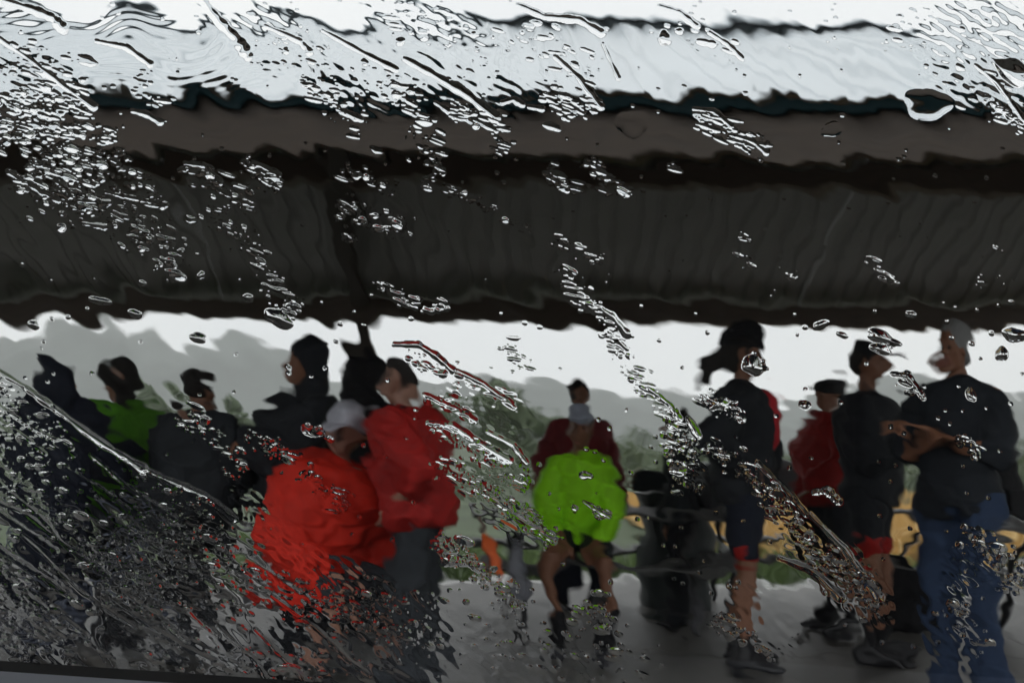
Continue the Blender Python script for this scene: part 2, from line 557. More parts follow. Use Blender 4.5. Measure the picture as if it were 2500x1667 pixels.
# ------------------------------------------------------------------ tables and gear under the roof
tab_top = M('grey weathered boards', (0.085, 0.085, 0.082), rough=0.6, var=0.2, scale=5, stretch=(1, 8, 8))
steel = M('dark steel tube', (0.05, 0.05, 0.055), rough=0.4, metal=.6)
def picnic_table(x, y, rz, label, L=1.8, m=None, grp='picnic tables under the shelter'):
    t = empty('picnic_table', (x, y, 0), rz, label=label, cat='picnic table', group=grp)
    m = m or tab_top
    for i in range(5):
        MB().box((-L/2, -.37 + i*.15, .72), (L/2, -.23 + i*.15, .755)).build('tabletop_board', m, t, bevel=.004)
    for s in (-1, 1):
        for k in range(2):
            a = s*(.62 + k*.14)
            MB().box((-L/2, a - .065, .43), (L/2, a + .065, .465)).build('seat_board', m, t, bevel=.004)
        xx = s*(L/2 - .3)
        MB().tube([(xx, -.72, .415), (xx, .72, .415)], .022).build('cross_tube', steel, t, smooth=True)
        MB().tube([(xx, -.55, .02), (xx, -.2, .70), (xx, .2, .70), (xx, .55, .02)], .025).build('leg', steel, t, smooth=True)
    return t
picnic_table(.60, 6.95, R(4), 'picnic table carrying the sitter in bright green', 1.7)
picnic_table(-1.5, 5.5, R(8), 'picnic table beside the sitter in the bright red jacket', 1.8, M('brown table boards', (.06, .058, .055), rough=.5, var=.2, stretch=(1, 8, 8)))
picnic_table(2.1, 7.35, R(-3), 'picnic table with a dark cool box, behind the sitter in bright green', 1.7)
picnic_table(3.55, 5.9, R(6), 'pale topped picnic table at the right edge behind the man in jeans', 1.5, M('pale table boards', (.34, .34, .34), rough=.4))
picnic_table(-3.3, 6.2, R(-6), 'picnic table at the far left behind the wet streaks', 1.9)

def cool_box(x, y, z, rz):
    c = empty('cool_box', (x, y, z), rz, label='dark grey cool box with a lid on the table behind the sitter in bright green', cat='cool box')
    g = M('dark grey plastic', (.07, .075, .08), rough=.5)
    MB().loft([((0, 0, 0), .36, .19), ((0, 0, .24), .39, .21)], p=7).build('tub', g, c)
    MB().loft([((0, 0, .243), .40, .22), ((0, 0, .29), .40, .22), ((0, 0, .305), .37, .19)], p=7).build('lid', M('mid grey plastic', (.12, .13, .135), rough=.45), c)
    MB().tube([(-.40, -.1, .2), (-.45, -.1, .27), (-.45, .1, .27), (-.40, .1, .2)], .012).build('handle', g, c, smooth=True)
cool_box(1.75, 7.3, .756, R(3))

def barrel(x, y, label):
    b = empty('litter_bin', (x, y, 0), 0, label=label, cat='litter bin')
    g = M('dark green bin paint', (.03, .04, .04), rough=.4)
    MB().loft([((0, 0, 0), .24, .24), ((0, 0, .3), .25, .25), ((0, 0, .31), .26, .26), ((0, 0, .33), .26, .26), ((0, 0, .34), .25, .25), ((0, 0, .8), .25, .25)], n=24, p=2).build('drum', g, b)
    MB().loft([((0, 0, .803), .27, .27), ((0, 0, .84), .27, .27), ((0, 0, .92), .15, .15), ((0, 0, .93), .05, .05)], n=24, p=2).build('lid', g, b)
p = at(1550*.4354, 1360*.4354, 7.5); barrel(p.x, 7.5, 'dark round litter bin between the sitter in bright green and the tall cyclist')

def backpack(x, y, z, rz, name, c, label, s=1.0):
    b = empty('backpack', (x, y, z), rz, label=label, cat='backpack'); b.scale = (s, s, s)
    m = cloth(name, c)
    mb = MB(); mb.loft([((0, 0, .01), .12, .08), ((0, 0, .05), .16, .11), ((0, .0, .25), .155, .11), ((0, .01, .40), .12, .085), ((0, .02, .46), .06, .04)], p=3)
    mb.build('bag', m, b, voxel=.012, relax=2, wrinkle=.008)
    MB().loft([((0, -.115, .06), .10, .04), ((0, -.115, .22), .10, .04)], p=4).build('pocket', m, b)
    MB().tube([(-.07, .1, .42), (-.09, .17, .3), (-.08, .12, .08)], .012).build('strap', m, b, smooth=True)
    MB().tube([(.07, .1, .42), (.09, .17, .3), (.08, .12, .08)], .012).build('strap', m, b, smooth=True)
p = at(2300*.4354, 1180*.4354, 5.8)
backpack(p.x + .05, 5.9, .757, R(20), 'black', (.012, .012, .014), 'black backpack standing on the pale topped table at the right edge')
p = at(2075*.4354, 1405*.4354, 6.6)
backpack(p.x, 6.6, 0, R(-20), 'black', (.012, .012, .014), 'black bag on the floor just left of the man in jeans', 1.1)

def bottle(x, y, z, label):
    b = empty('water_bottle', (x, y, z), 0, label=label, cat='bottle')
    MB().loft([((0,0,0), .034,.034), ((0,0,.14), .036,.036), ((0,0,.155), .03,.03), ((0,0,.17), .034,.034), ((0,0,.2), .026,.026)], p=2).build('bottle_body', M('white plastic', (.75, .77, .8), rough=.4), b, smooth=True)
    MB().loft([((0,0,.2), .02,.02), ((0,0,.225), .012,.012), ((0,0,.235), .012,.012)], p=2).build('cap', steel, b, smooth=True)
p = at(1190*.4354, 1335*.4354, 4.7)

# white cycling shoe bag / carrier hanging from the table, furled orange umbrella
def umbrella(a, b):
    u = empty('umbrella', a, 0, label='furled orange umbrella leaning between the red jacket and the sitter in bright green', cat='umbrella')
    a_, b_ = Vector((0, 0, 0)), Vector(b) - Vector(a)
    mb = MB()
    n = 7
    d = (b_ - a_)
    for i in range(8):
        t = i/8*6.28
        off = Vector((math.cos(t)*.022, math.sin(t)*.022, 0))
        mb.cap(a_ + d*.10, .008, a_ + d*.55 + off, .018, 8, 2); mb.cap(a_ + d*.55 + off, .018, a_ + d*.78, .010, 8, 2)
    mb.build('canopy', cloth('orange', (.40, .07, .015), .6), u, smooth=True)
    MB().cap(a_, .004, b_*.92, .006, 8, 1).build('shaft', steel, u, smooth=True)
    MB().cap(b_*.86, .014, b_, .016, 8, 2).build('handle', wood_dark, u, smooth=True)
pa = at(1158*.4354, 1345*.4354, 4.35); pb = at(1108*.4354, 1185*.4354, 4.55)
umbrella(pa, pb)
def carrier(x, y, z, label):
    c = empty('carrier_bag', (x, y, z), .3, label=label, cat='bag')
    m = M('white thin plastic', (.20, .21, .24), rough=.5)
    MB().loft([((0, 0, 0), .05, .03), ((.01, 0, .06), .075, .05), ((0, 0, .2), .065, .04), ((-.01, 0, .3), .04, .02), ((0, 0, .36), .02, .015)], p=2.3).build('bag_body', m, c, voxel=.008, relax=1, wrinkle=.02)
    MB().tube([(-.012, 0, .35), (-.02, 0, .42), (.02, 0, .42), (.012, 0, .35)], .004).build('bag_handle', m, c, smooth=True)
p = at(1190*.4354, 1390*.4354, 6.0)
carrier(p.x, 6.0, p.z, 'white carrier bag hanging between the red jacket and the sitter in bright green')

def bicycle(x, y, rz, frame_c, label, lean=8):
    b = empty('bicycle', (x, y, 0), rz, label=label, cat='bicycle', group='bicycles leaning under the shelter')
    b.rotation_euler = (R(lean), 0, rz)
    fm = M('bike paint ' + label[:12], frame_c, rough=.3, var=.02, coat=.5)
    rub = M('black rubber', (.015, .015, .016), rough=.7); al = M('alloy', (.45, .45, .46), rough=.3, metal=.9)
    def wheel(cx):
        wl = empty('wheel', (cx, 0, .34)); wl.parent = b
        for nm, Rr, rr, mm in (('tyre', .33, .014, rub), ('rim', .312, .008, al)):
            pts = [(Rr*math.cos(t), 0, Rr*math.sin(t)) for t in np.linspace(0, 2*math.pi, 37)]
            MB().tube(pts, rr, 6).build(nm, mm, wl, smooth=True)
        sp = MB()
        for k in range(20):
            t = k/20*2*math.pi
            sp.tube([(.02*math.cos(t+1), .02*(-1)**k, .02*math.sin(t+1)), (.308*math.cos(t), 0, .308*math.sin(t))], .0012, 4)
        s = sp.build('spokes', al, wl); s['kind'] = 'stuff'
        MB().cap((0, -.04, 0), .02, (0, .04, 0), .02).build('hub', al, wl, smooth=True)
    wheel(-.5); wheel(.5)
    bb, st, hd, hd2 = (-.08, 0, .28), (-.24, 0, .82), (.33, 0, .86), (.37, 0, .72)
    MB().tube([bb, st], .016).tube([st, hd], .014).tube([bb, hd2], .019).tube([hd, hd2], .019).tube([(-.5, .05, .34), st], .009).tube([(-.5, -.05, .34), st], .009).tube([(-.5, .05, .34), bb], .010).build('frame', fm, b, smooth=True)
    MB().tube([hd2, (.42, .05, .55), (.5, .05, .34)], .011).tube([hd2, (.42, -.05, .55), (.5, -.05, .34)], .011).build('fork', fm, b, smooth=True)
    MB().tube([st, (-.26, 0, .93)], .013).build('seat_post', al, b, smooth=True)
    MB().ell((-.29, 0, .95), (.09, .065, .022)).cap((-.25, 0, .95), .022, (-.12, 0, .945), .014).build('saddle', rub, b, voxel=.008, relax=1)
    bar = [(.36, -.21, .93), (.36, 0, .95), (.36, .21, .93)]
    MB().tube([hd, (.36, 0, .95)], .013).tube(bar, .012).tube([bar[0], (.46, -.21, .92), (.47, -.21, .84), (.40, -.21, .80)], .013).tube([bar[2], (.46, .21, .92), (.47, .21, .84), (.40, .21, .80)], .013).build('handlebar', rub, b, smooth=True)
    MB().cap((-.08, -.07, .28), .01, (-.08, .07, .28), .01).tube([(-.08, .06, .28), (-.02, .07, .13)], .01).tube([(-.08, -.06, .28), (-.14, -.07, .43)], .01).ell((-.01, .1, .125), (.045, .035, .01)).ell((-.15, -.1, .435), (.045, .035, .01)).build('crankset', al, b, smooth=True)
p = at(150*.4354, 1250*.4354, 4.7)
bicycle(p.x, 4.7, R(12), (.05, .06, .09), 'dark blue framed bicycle leaning at the far left behind the wet streaks')
p = at(560*.4354, 1300*.4354, 6.6)
bicycle(p.x, 6.6, R(170), (.45, .45, .5), 'silver framed bicycle leaning behind the grey jackets', -8)
p = at(2330*.4354, 1300*.4354, 7.0)
bicycle(p.x, 7.0, R(5), (.03, .03, .035), 'black bicycle behind the pale topped table at the right edge', 6)
# ------------------------------------------------------------------ people
skin_a = M('tanned skin', (0.21, 0.095, 0.055), rough=0.5, var=0.08, scale=10, spec=0.35)
skin_b = M('pale skin', (0.29, 0.155, 0.11), rough=0.5, var=0.08, scale=10, spec=0.35)
black_c = cloth('black', (.012, .013, .016))
eye_m = M('eye', (.02, .015, .012), rough=.2, var=0)
lip_m = M('lips', (.33, .12, .10), rough=.5, var=.05)
shoe_m = M('black shoe', (.015, .015, .018), rough=.5)

def V(*a): return Vector(a)
ARMS = {  # elbow, wrist relative to the shoulder; x outwards, y forward is negative
    'down': ((.05, .03, -.28), (.07, -.05, -.52)),
    'loose': ((.09, .05, -.27), (.10, -.10, -.48)),
    'fold': ((.05, -.06, -.28), (-.21, -.24, -.20)),
    'fold2': ((.04, -.05, -.28), (-.20, -.20, -.24)),
    'hip': ((.19, .10, -.20), (.03, -.01, -.41)),
    'hipback': ((.10, .20, -.20), (.00, -.00, -.40)),
    'fwd': ((.04, -.08, -.27), (-.02, -.32, -.23)),
    'fwdlow': ((.05, -.12, -.25), (-.02, -.30, -.40)),
    'chin': ((.03, -.12, -.25), (-.10, -.24, -.02)),
    'lap': ((.07, -.10, -.26), (-.04, -.30, -.38)),
    'wide': ((.16, -.06, -.24), (-.06, -.22, -.32)),
}
LEGS = {  # hip height, knee, ankle (x outwards, y, z) for each side
    'stand': (.92, (.10, -.02, .50), (.11, .01, .09), (.09, -.01, .50), (.10, .02, .09)),
    'apart': (.90, (.13, -.03, .49), (.19, .02, .09), (.12, -.02, .49), (.17, .0, .09)),
    'step': (.90, (.10, -.16, .50), (.10, -.22, .09), (.09, .02, .50), (.09, .22, .10)),
    'sit': (.50, (.13, -.43, .49), (.13, -.40, .09), (.15, -.43, .49), (.12, -.30, .09)),
    'sithigh': (.56, (.14, -.43, .53), (.17, -.46, .09), (.15, -.42, .53), (.10, -.42, .09)),
    'sitdown': (.50, (.14, -.43, .49), (.20, -.50, .09), (.15, -.42, .48), (.05, -.46, .09)),
}

def person(x, y, rz, h, label, arms=('down', 'down'), legs='stand', lean=0, hy=0, hp=0, width=1.0,
           skin=None, top=None, sleeve=1.0, puff=.02, hem=.86, low=None, low_len=1.0, low_puff=.015, shoe=None,
           hair=None, hairkind='short', hat=None, hatc=None, z=0.0, vox=.011, extra=None, bare=False, name='person'):
    s = h / 1.75
    root = empty('person', (x, y, z), rz, label=label, cat='person', group='people sheltering from the rain')
    root.scale = (s, s, s)
    skin = skin or skin_a
    LG = LEGS[legs]
    hipz = LG[0]
    dz = hipz - .92
    piv = V(0, 0, .92)
    U = Matrix.Translation((0, 0, dz)) @ Matrix.Translation(piv) @ Matrix.Rotation(R(lean), 4, 'X') @ Matrix.Translation(-piv)
    nk = V(0, .01, 1.50)
    H = U @ Matrix.Translation(nk) @ Matrix.Rotation(R(hy), 4, 'Z') @ Matrix.Rotation(R(hp), 4, 'X') @ Matrix.Translation(-nk)
    W = width
    torso = [((0, .0, .86), .13*W, .10*W), ((0, 0, .92), .165*W, .115*W), ((0, 0, 1.0), .16*W, .115*W), ((0, 0, 1.1), .148*W, .108*W),
             ((0, -.005, 1.25), .163*W, .118*W), ((0, 0, 1.36), .175*W, .118*W), ((0, .005, 1.42), .165*W, .10*W), ((0, .01, 1.47), .10*W, .075)]
    J = {}
    for side, sg, ap in (('L', 1, arms[0]), ('R', -1, arms[1])):
        e, w_ = ARMS[ap] if isinstance(ap, str) else ap
        S = V(.178*sg*W, .0, 1.395)
        E = S + V(e[0]*sg, e[1], e[2]); Wr = S + V(w_[0]*sg, w_[1], w_[2])
        J[side] = (S, E, Wr)
    K = {'L': (V(.09, 0, hipz), V(*LG[1]), V(*LG[2])), 'R': (V(-.09, 0, hipz), V(-LG[3][0], LG[3][1], LG[3][2]), V(-LG[4][0], LG[4][1], LG[4][2]))}

    # the body: one continuous skin
    b = MB(U)
    b.loft(torso)
    for sd, sg in (('L', 1), ('R', -1)):
        S, E, Wr = J[sd]
        b.cap(S, .052, E, .038); b.cap(E, .038, Wr, .026); b.ell(S, (.06, .06, .06))
        mid = E.lerp(Wr, .3); b.ell(mid, (.043, .043, .043))
        d = (Wr - E).normalized()
        side = d.cross(V(0, 0, 1)); side = side.normalized() if side.length > .1 else V(1, 0, 0)
        nrm = side.cross(d)
        pc = Wr + d*.045
        b.cap(Wr, .026, Wr + d*.03, .028)
        for k in range(-2, 3):
            b.cap(Wr + d*.01 + side*k*.008, .015, Wr + d*.085 + side*k*.017, .013, 8, 2)
        for k, ln in zip((-1.5, -.5, .5, 1.5), (.062, .075, .08, .068)):
            r0 = Wr + d*.085 + side*k*.021
            k1 = r0 + d*ln*.55 - nrm*.010
            k2 = k1 + d*ln*.38 - nrm*.028
            b.cap(r0, .0095, k1, .009, 8, 2); b.cap(k1, .009, k2, .0075, 8, 2)
        t0 = Wr + d*.025 - side*sg*.02
        t1 = t0 + d*.035 - side*sg*.032 - nrm*.01
        b.cap(t0, .014, t1, .011, 8, 2); b.cap(t1, .011, t1 + d*.03 - side*sg*.006 - nrm*.012, .009, 8, 2)
    b.M = Matrix.Identity(4)
    for sd in 'LR':
        hp_, kn, an = K[sd]
        b.cap(hp_, .088, kn, .055); b.cap(kn, .055, an, .036); b.ell(kn.lerp(an, .28) + V(0, .018, 0), (.052, .052, .09))
        b.cap(an + V(0, .035, -.045), .036, an + V(0, -.10, -.055), .03); b.cap(an + V(0, -.10, -.058), .03, an + V(0, -.16, -.062), .025)
    b.M = H
    b.cap((0, .012, 1.44), .056, (0, .012, 1.57), .054)
    b.ell((0, .008, 1.655), (.077, .097, .098)); b.ell((0, -.028, 1.60), (.060, .066, .075))
    b.ell((0, -.070, 1.552), (.030, .026, .024))                                  # chin
    b.cap((0, -.088, 1.645), .010, (0, -.113, 1.612), .015)                        # nose
    b.cap((-.036, -.080, 1.668), .012, (.036, -.080, 1.668), .012)                 # brow
    b.ell((.047, -.062, 1.615), (.022, .022, .022)); b.ell((-.047, -.062, 1.615), (.022, .022, .022))
    for sg in (-1, 1):
        b.ell((.078*sg, .012, 1.632), (.012, .020, .032))
    b.build('body', skin, root, voxel=vox + .002 if vox < .01 else .0165, relax=1)
    if hair is not None or hat is not None:
        for sg in (-1, 1):
            e = MB(H); e.ell((.031*sg, -.084, 1.643), (.012, .010, .008)); e.build('eye', eye_m, root, smooth=True)
        e = MB(H); e.ell((0, -.092, 1.578), (.024, .008, .006)); e.build('mouth', lip_m, root, smooth=True)

    # garments
    if top is not None:
        g = MB(U)
        g.loft([((c[0], c[1], max(c[2], hem)), rx + puff, ry + puff*1.1) for c, rx, ry in torso if c[2] >= hem - .07])
        for sd, sg in (('L', 1), ('R', -1)):
            S, E, Wr = J[sd]
            g.ell(S + V(-.01*sg, 0, -.01), (.058 + puff*.55,)*3); g.cap((.06*sg, .01, 1.44), .05 + puff*.3, S + V(-.02*sg, 0, 0), .05 + puff*.45)
            if sleeve >= .5:
                g.cap(S, .052 + puff*.7, S.lerp(E, .5), .052 + puff); g.cap(S.lerp(E, .5), .052 + puff, E, .046 + puff)
                g.cap(E, .046 + puff, E.lerp(Wr, min(1, (sleeve - .5)*2)*.97), .034 + puff*.8)
            elif sleeve > 0:
                g.cap(S, .056 + puff, S.lerp(E, sleeve*2), .052 + puff)
        g.loft([((0, .01, 1.44), .085, .078), ((0, .012, 1.50), .066, .066)], p=2)
        g.build('jacket' if sleeve > .5 else 'shirt', top, root, voxel=.018, relax=2, wrinkle=.008 + puff*.17, seed=int(abs(x*100)) + 3)
    if low is not None:
        g = MB(U)
        g.loft([((c[0], c[1], c[2]), rx + low_puff*.8, ry + low_puff*.8) for c, rx, ry in torso[:4]])
        g.M = Matrix.Identity(4)
        for sd in 'LR':
            hp_, kn, an = K[sd]
            if low_len >= .9:
                g.cap(hp_, .095 + low_puff, kn, .062 + low_puff); g.cap(kn, .062 + low_puff, an + V(0, 0, .0), .05 + low_puff*1.4)
            else:
                g.cap(hp_, .095 + low_puff, hp_.lerp(kn, low_len*2), .075 + low_puff, k=2)
        g.build('trousers' if low_len > .9 else 'shorts', low, root, voxel=.018, relax=2, wrinkle=.006 + low_puff*.3, seed=int(abs(y*100)))
    for sd in 'LR':
        hp_, kn, an = K[sd]
        g = MB()
        g.cap(an + V(0, .04, -.04), .047, an + V(0, -.09, -.045), .043); g.cap(an + V(0, -.09, -.05), .043, an + V(0, -.18, -.057), .032)
        g.cap(an + V(0, .02, -.03), .046, an + V(0, .01, .02), .046)
        g.build('shoe', shoe or shoe_m, root, voxel=.016, relax=2)
        if low_len < .9:
            g = MB(); g.cap(an, .042, an + (kn-an)*.22, .046, k=1); g.build('sock', black_c, root, voxel=.012, relax=1)
    if hair is not None:
        g = MB(H)
        g.ell((0, .022, 1.675), (.088, .100, .092))
        g.ell((0, .055, 1.625), (.080, .068, .075))
        if hairkind == 'long':
            g.ell((0, .07, 1.56), (.085, .06, .11)); g.ell((.02, .09, 1.48), (.06, .045, .09))
        if hairkind == 'bun':
            g.cap((0, .11, 1.63), .04, (0, .19, 1.58), .05); g.cap((0, .18, 1.59), .045, (.01, .21, 1.48), .02)
        if hairkind == 'curly':
            rg = random.Random(3)
            for _ in range(40):
                a = rg.uniform(0, 6.28); t = rg.uniform(.0, 1.3)
                p = V(math.sin(t)*math.cos(a)*.09, .03 + math.sin(t)*math.sin(a)*.10, 1.68 + math.cos(t)*.085)
                if p.y > -.05: g.ell(p, (.026,)*3, n=8, k=6)
        # cut the face free
        g.v = g.v
        g.build('hair', hair, root, voxel=.014, relax=2, wrinkle=.01, seed=5)
    if hat == 'cap':
        g = MB(H); g.ell((0, .008, 1.700), (.092, .108, .075)); g.build('cap_crown', hatc, root, voxel=.01, relax=1)
        g = MB(H); g.ell((0, -.125, 1.693), (.070, .070, .010), rot=Matrix.Rotation(R(10), 3, 'X')); g.build('cap_peak', hatc, root, smooth=True)
    elif hat == 'helmet':
        for k in range(5):
            g = MB(H); a = (k-2)*.5
            pts = [V(math.sin(a)*.085*math.sin(t)*1.0, -.115*math.cos(t)+.01, 1.675 + .115*math.sin(t)*math.cos(a)) for t in np.linspace(.12, 3.0, 9)]
            for p_, q_ in zip(pts, pts[1:]): g.cap(p_, .022, q_, .022, 8, 2)
            g.build('helmet_rib', hatc, root, voxel=.010, relax=1)
        g = MB(H); g.loft([((0, .01, 1.675), .10, .125), ((0, .012, 1.70), .10, .125)], p=2); g.build('helmet_rim', hatc, root, voxel=.01, relax=1)
        for sg in (-1, 1):
            g = MB(H); g.tube([(.088*sg, .0, 1.68), (.072*sg, -.03, 1.58), (.01*sg, -.05, 1.535)], .005); g.build('chin_strap', black_c, root, smooth=True)
    elif hat == 'hood':
        g = MB(H)
        g.ell((0, .03, 1.665), (.108, .118, .118)); g.ell((0, .05, 1.56), (.11, .10, .10)); g.cap((0, .06, 1.75), .05, (0, .13, 1.76), .02)
        g.ell((0, .03, 1.50), (.12, .10, .06))
        g.build('hood', hatc, root, voxel=.013, relax=2, wrinkle=.012, seed=9)
    elif hat == 'band':
        g = MB(H); g.loft([((0, .005, 1.675), .09, .108), ((0, .01, 1.705), .092, .11)], p=2); g.build('headband', hatc, root, voxel=.01, relax=1)
    if extra: extra(root, U, H, J, K)
    return root

navy = cloth('navy', (.010, .013, .024)); charc = cloth('charcoal', (.026, .030, .035)); blk2 = cloth('soft black', (.016, .018, .022))
red_b = cloth('bright red', (.52, .020, .009), .7); red_d = cloth('dark red', (.29, .010, .008), .7); red_m = cloth('maroon', (.16, .018, .022))
neon = cloth('neon green', (.33, .84, .014), .6); grn = cloth('leaf green', (.10, .32, .02))
jean = cloth('blue denim', (.023, .039, .078), .85); grey_h = M('grey hair', (.20, .20, .195), rough=.7, var=.2, scale=60, bump=.4)
dark_h = M('dark hair', (.015, .012, .010), rough=.9, var=.2, scale=60, bump=.4); brown_h = M('brown hair', (.04, .025, .015), rough=.55, var=.2, scale=60, bump=.4)
white_c = cloth('white cap', (.42, .42, .47)); greyblue = cloth('blue grey cap', (.36, .39, .46)); dgrey = cloth('dark grey', (.05, .055, .06))

def PX(px, y): return at(px*.4354, 440, y).x

# man in jeans
person(PX(2197, 4.72), 4.72, R(-52), 1.79, 'white haired man in dark shirt and blue jeans standing with folded arms', arms=(((.06, -.05, -.25), (-.21, -.25, -.16)), ((.07, -.04, -.25), (-.18, -.20, -.20))), legs='stand',
       hy=-12, hp=4, width=.95, top=cloth('black tee', (.014, .017, .022)), sleeve=.60, puff=.026, hem=.78, low=jean, low_puff=.008, hair=grey_h, vox=.009)

# tall cyclist
def cyc(root, U, H, J, K):
    S, E, Wr = J['L']
    g = MB(U); g.cap(S, .074, E, .064); g.cap(E, .064, E.lerp(Wr, .35), .055); g.ell((.03, -.135, 1.30), (.13, .085, .18)); g.build('red_sleeve', red_b_d, root, voxel=.012, relax=2, wrinkle=.008)
    g = MB(U); g.cap(E.lerp(Wr, .35), .058, E.lerp(Wr, .6), .052); g.build('grey_cuff', cloth('mid grey', (.2, .2, .21)), root, voxel=.012, relax=1)
    for sd in 'LR':
        hp_, kn, an = K[sd]
        a = hp_.lerp(kn, .70); b_ = hp_.lerp(kn, .75)
        g = MB(); g.cap(a, .092, b_, .090, k=1); g.build('shorts_hem', red_d, root, voxel=.012)
red_b_d = cloth('cycling red', (.5, .02, .03), .6)
person(PX(1705, 5.6), 5.6, R(78), 1.84, 'tall helmeted cyclist in black jacket, red sleeve and red hemmed shorts facing right', arms=(((.02, -.17, -.23), (-.05, -.12, -.43)), ((.12, .17, -.20), (-.02, -.02, -.36))), legs='apart',
       hy=0, hp=2, width=1.08, top=blk2, sleeve=1, puff=.035, hem=.86, low=navy, low_len=.36, low_puff=.02, hair=dark_h, hairkind='bun', hat='helmet', hatc=black_c, extra=cyc)
backpack_k = True

person(PX(2000, 5.75), 5.75, R(55), 1.80, 'man in black jacket and peaked cap, left of the man in jeans', arms=('fold', 'fold2'), legs='stand', top=blk2, puff=.04, hem=.80,
       low=blk2, low_len=.30, hair=dark_h, hat='cap', hatc=black_c, hp=2, extra=lambda r_, U_, H_, J_, K_: [MB().cap(K_[s_][0].lerp(K_[s_][1], .58), .096, K_[s_][0].lerp(K_[s_][1], .66), .090, k=1).build('shorts_hem', red_d, r_, voxel=.013) for s_ in 'LR'])
person(PX(1905, 6.6), 6.6, R(-65), 1.66, 'person in dark red rain suit and small peaked cap behind the man in black', arms=('fwdlow', 'down'), top=red_d, puff=.055, hem=.66, low=blk2, low_len=.40, low_puff=.02,
       hair=dark_h, hat='cap', hatc=black_c)
person(PX(1330, 7.3), 7.3, R(15), 1.62, 'person in maroon jacket and dark woolly hat standing behind the sitter in bright green', arms=('loose', 'loose'), top=red_m, puff=.05, low=navy, hair=dark_h, hairkind='curly', width=1.1)
# sitter in green
person(PX(1332, 6.3), 6.3, R(-6), 1.78, 'cyclist in bright yellow-green jacket and blue-grey cap sitting on the bench end', arms=('lap', 'lap'), legs='sithigh', lean=10, hp=-2, hy=-6, width=.82,
       top=neon, sleeve=.82, puff=.028, hem=.97, low=blk2, low_len=.30, hair=brown_h, hat='cap', hatc=greyblue, skin=skin_a)
def strap(root, U, H, J, K):
    g = MB(U); pts = [V(.11, .05, 1.47), V(.12, -.14, 1.38), V(.10, -.175, 1.22), V(.0, -.175, 1.08), V(-.10, -.15, .98)]
    for a, b_ in zip(pts, pts[1:]): g.cap(a, .024, b_, .024, 8, 2)
    g.build('bag_strap', black_c, root, voxel=.012, relax=1)
# standing man in red
person(PX(965, 4.75), 4.75, R(-108), 1.60, 'dark haired person standing in a dark red jacket with black shoulder strap', arms=(((.10, .15, -.25), (-.02, -.06, -.40)), 'fwd'), lean=9, hp=14, width=1.15, top=red_d, sleeve=.60, puff=.055, hem=.74,
       low=charc, hair=dark_h, extra=strap, skin=skin_b, vox=.009)
# seated man in bright red
person(PX(745, 5.1), 5.1, R(42), 1.86, 'person in bright red rain jacket and white cap sitting in front', arms=('wide', 'lap'), legs='sit', lean=20, hp=6, hy=-60, width=1.35, top=red_b, puff=.075, hem=.80,
       low=charc, low_len=.45, hair=brown_h, hat='cap', hatc=white_c, skin=skin_b)
# the left half of the crowd
person(PX(690, 5.5), 5.5, R(-60), 1.72, 'large person in black rain jacket with pointed hood left of the post', arms=('fwd', 'loose'), top=blk2, puff=.075, hem=.75, low=blk2, hat='hood', hatc=blk2, width=1.2, hair=dark_h)
person(PX(835, 6.4), 6.4, R(150), 1.68, 'person in black seen from behind in front of the timber post', arms=('hip', 'down'), top=blk2, puff=.05, low=blk2, hat='hood', hatc=black_c, width=1.1, hair=dark_h)
person(PX(450, 5.6), 5.6, R(150), 1.56, 'dark haired person in charcoal jacket right of the green jacket', arms=('loose', 'fwd'), top=charc, puff=.08, hem=.66, low=charc, hair=dark_h, hairkind='curly', width=1.25)
person(PX(300, 6.1), 6.1, R(-115), 1.66, 'dark haired person in leaf green jacket bending forward on the left', arms=('fwd', 'loose'), lean=10, hp=6, top=grn, puff=.065, hem=.80, low=charc, hair=dark_h, hairkind='long', width=1.1)
person(PX(130, 5.4), 5.4, R(160), 1.60, 'person in navy hooded jacket at the far left', arms=('down', 'fwd'), top=navy, puff=.07, low=navy, hat='hood', hatc=navy, width=1.1, hair=dark_h)
person(PX(1560, 6.9), 6.9, R(-100), 1.42, 'smaller person in dark clothes behind the tall cyclist, beside the litter bin', arms=('down', 'fwd'), top=charc, puff=.03, low=blk2, hair=dark_h)
# ------------------------------------------------------------------ the car the picture is taken from
GY = 0.50
trim = M('grey door lining', (0.50, 0.53, 0.62), rough=.6, var=.05, scale=40, bump=.1)
liner = M('dark cabin lining', (0.06, 0.06, 0.065), rough=.9, var=.1, scale=40)
rubber = M('black window rubber', (.006, .006, .007), rough=.8, var=.1)
paint = M('dark car paint', (.03, .035, .05), rough=.3, coat=.6, var=.03)
car = empty('car', (0, 0, -.15), label='car with a rain covered side window, seen from its own cabin', cat='car')
def cpart(mb, name, m, **k):
    mb.v = [(v[0], v[1], v[2] + .15) for v in mb.v]
    return mb.build(name, m, car, **k)
a = at(0, 668, GY - .03); b = at(215, 682.5, GY - .03)
sl_ = (b.z - a.z) / (b.x - a.x)
SILLA = a.copy()
def sill(x, off=0): return SILLA.z + (x - SILLA.x)*sl_ + off
X0, X1 = -.80, .80
def slab4(y0, y1, t0, t1, bot):   # bar with a sloping top
    mb = MB()
    return mb.add([(X0, y0, bot), (X1, y0, bot), (X1, y1, bot), (X0, y1, bot), (X0, y0, sill(X0, t0)), (X1, y0, sill(X1, t0)), (X1, y1, sill(X1, t1)), (X0, y1, sill(X0, t1))],
                  [(0,3,2,1),(4,5,6,7),(0,1,5,4),(1,2,6,5),(2,3,7,6),(3,0,4,7)])
cpart(slab4(GY - .11, GY - .03, .0, 0, .35), 'door_lining', trim, bevel=.004)
cpart(slab4(GY - .026, GY - .004, -.004, -.002, .5), 'window_rubber', rubber, bevel=.002)
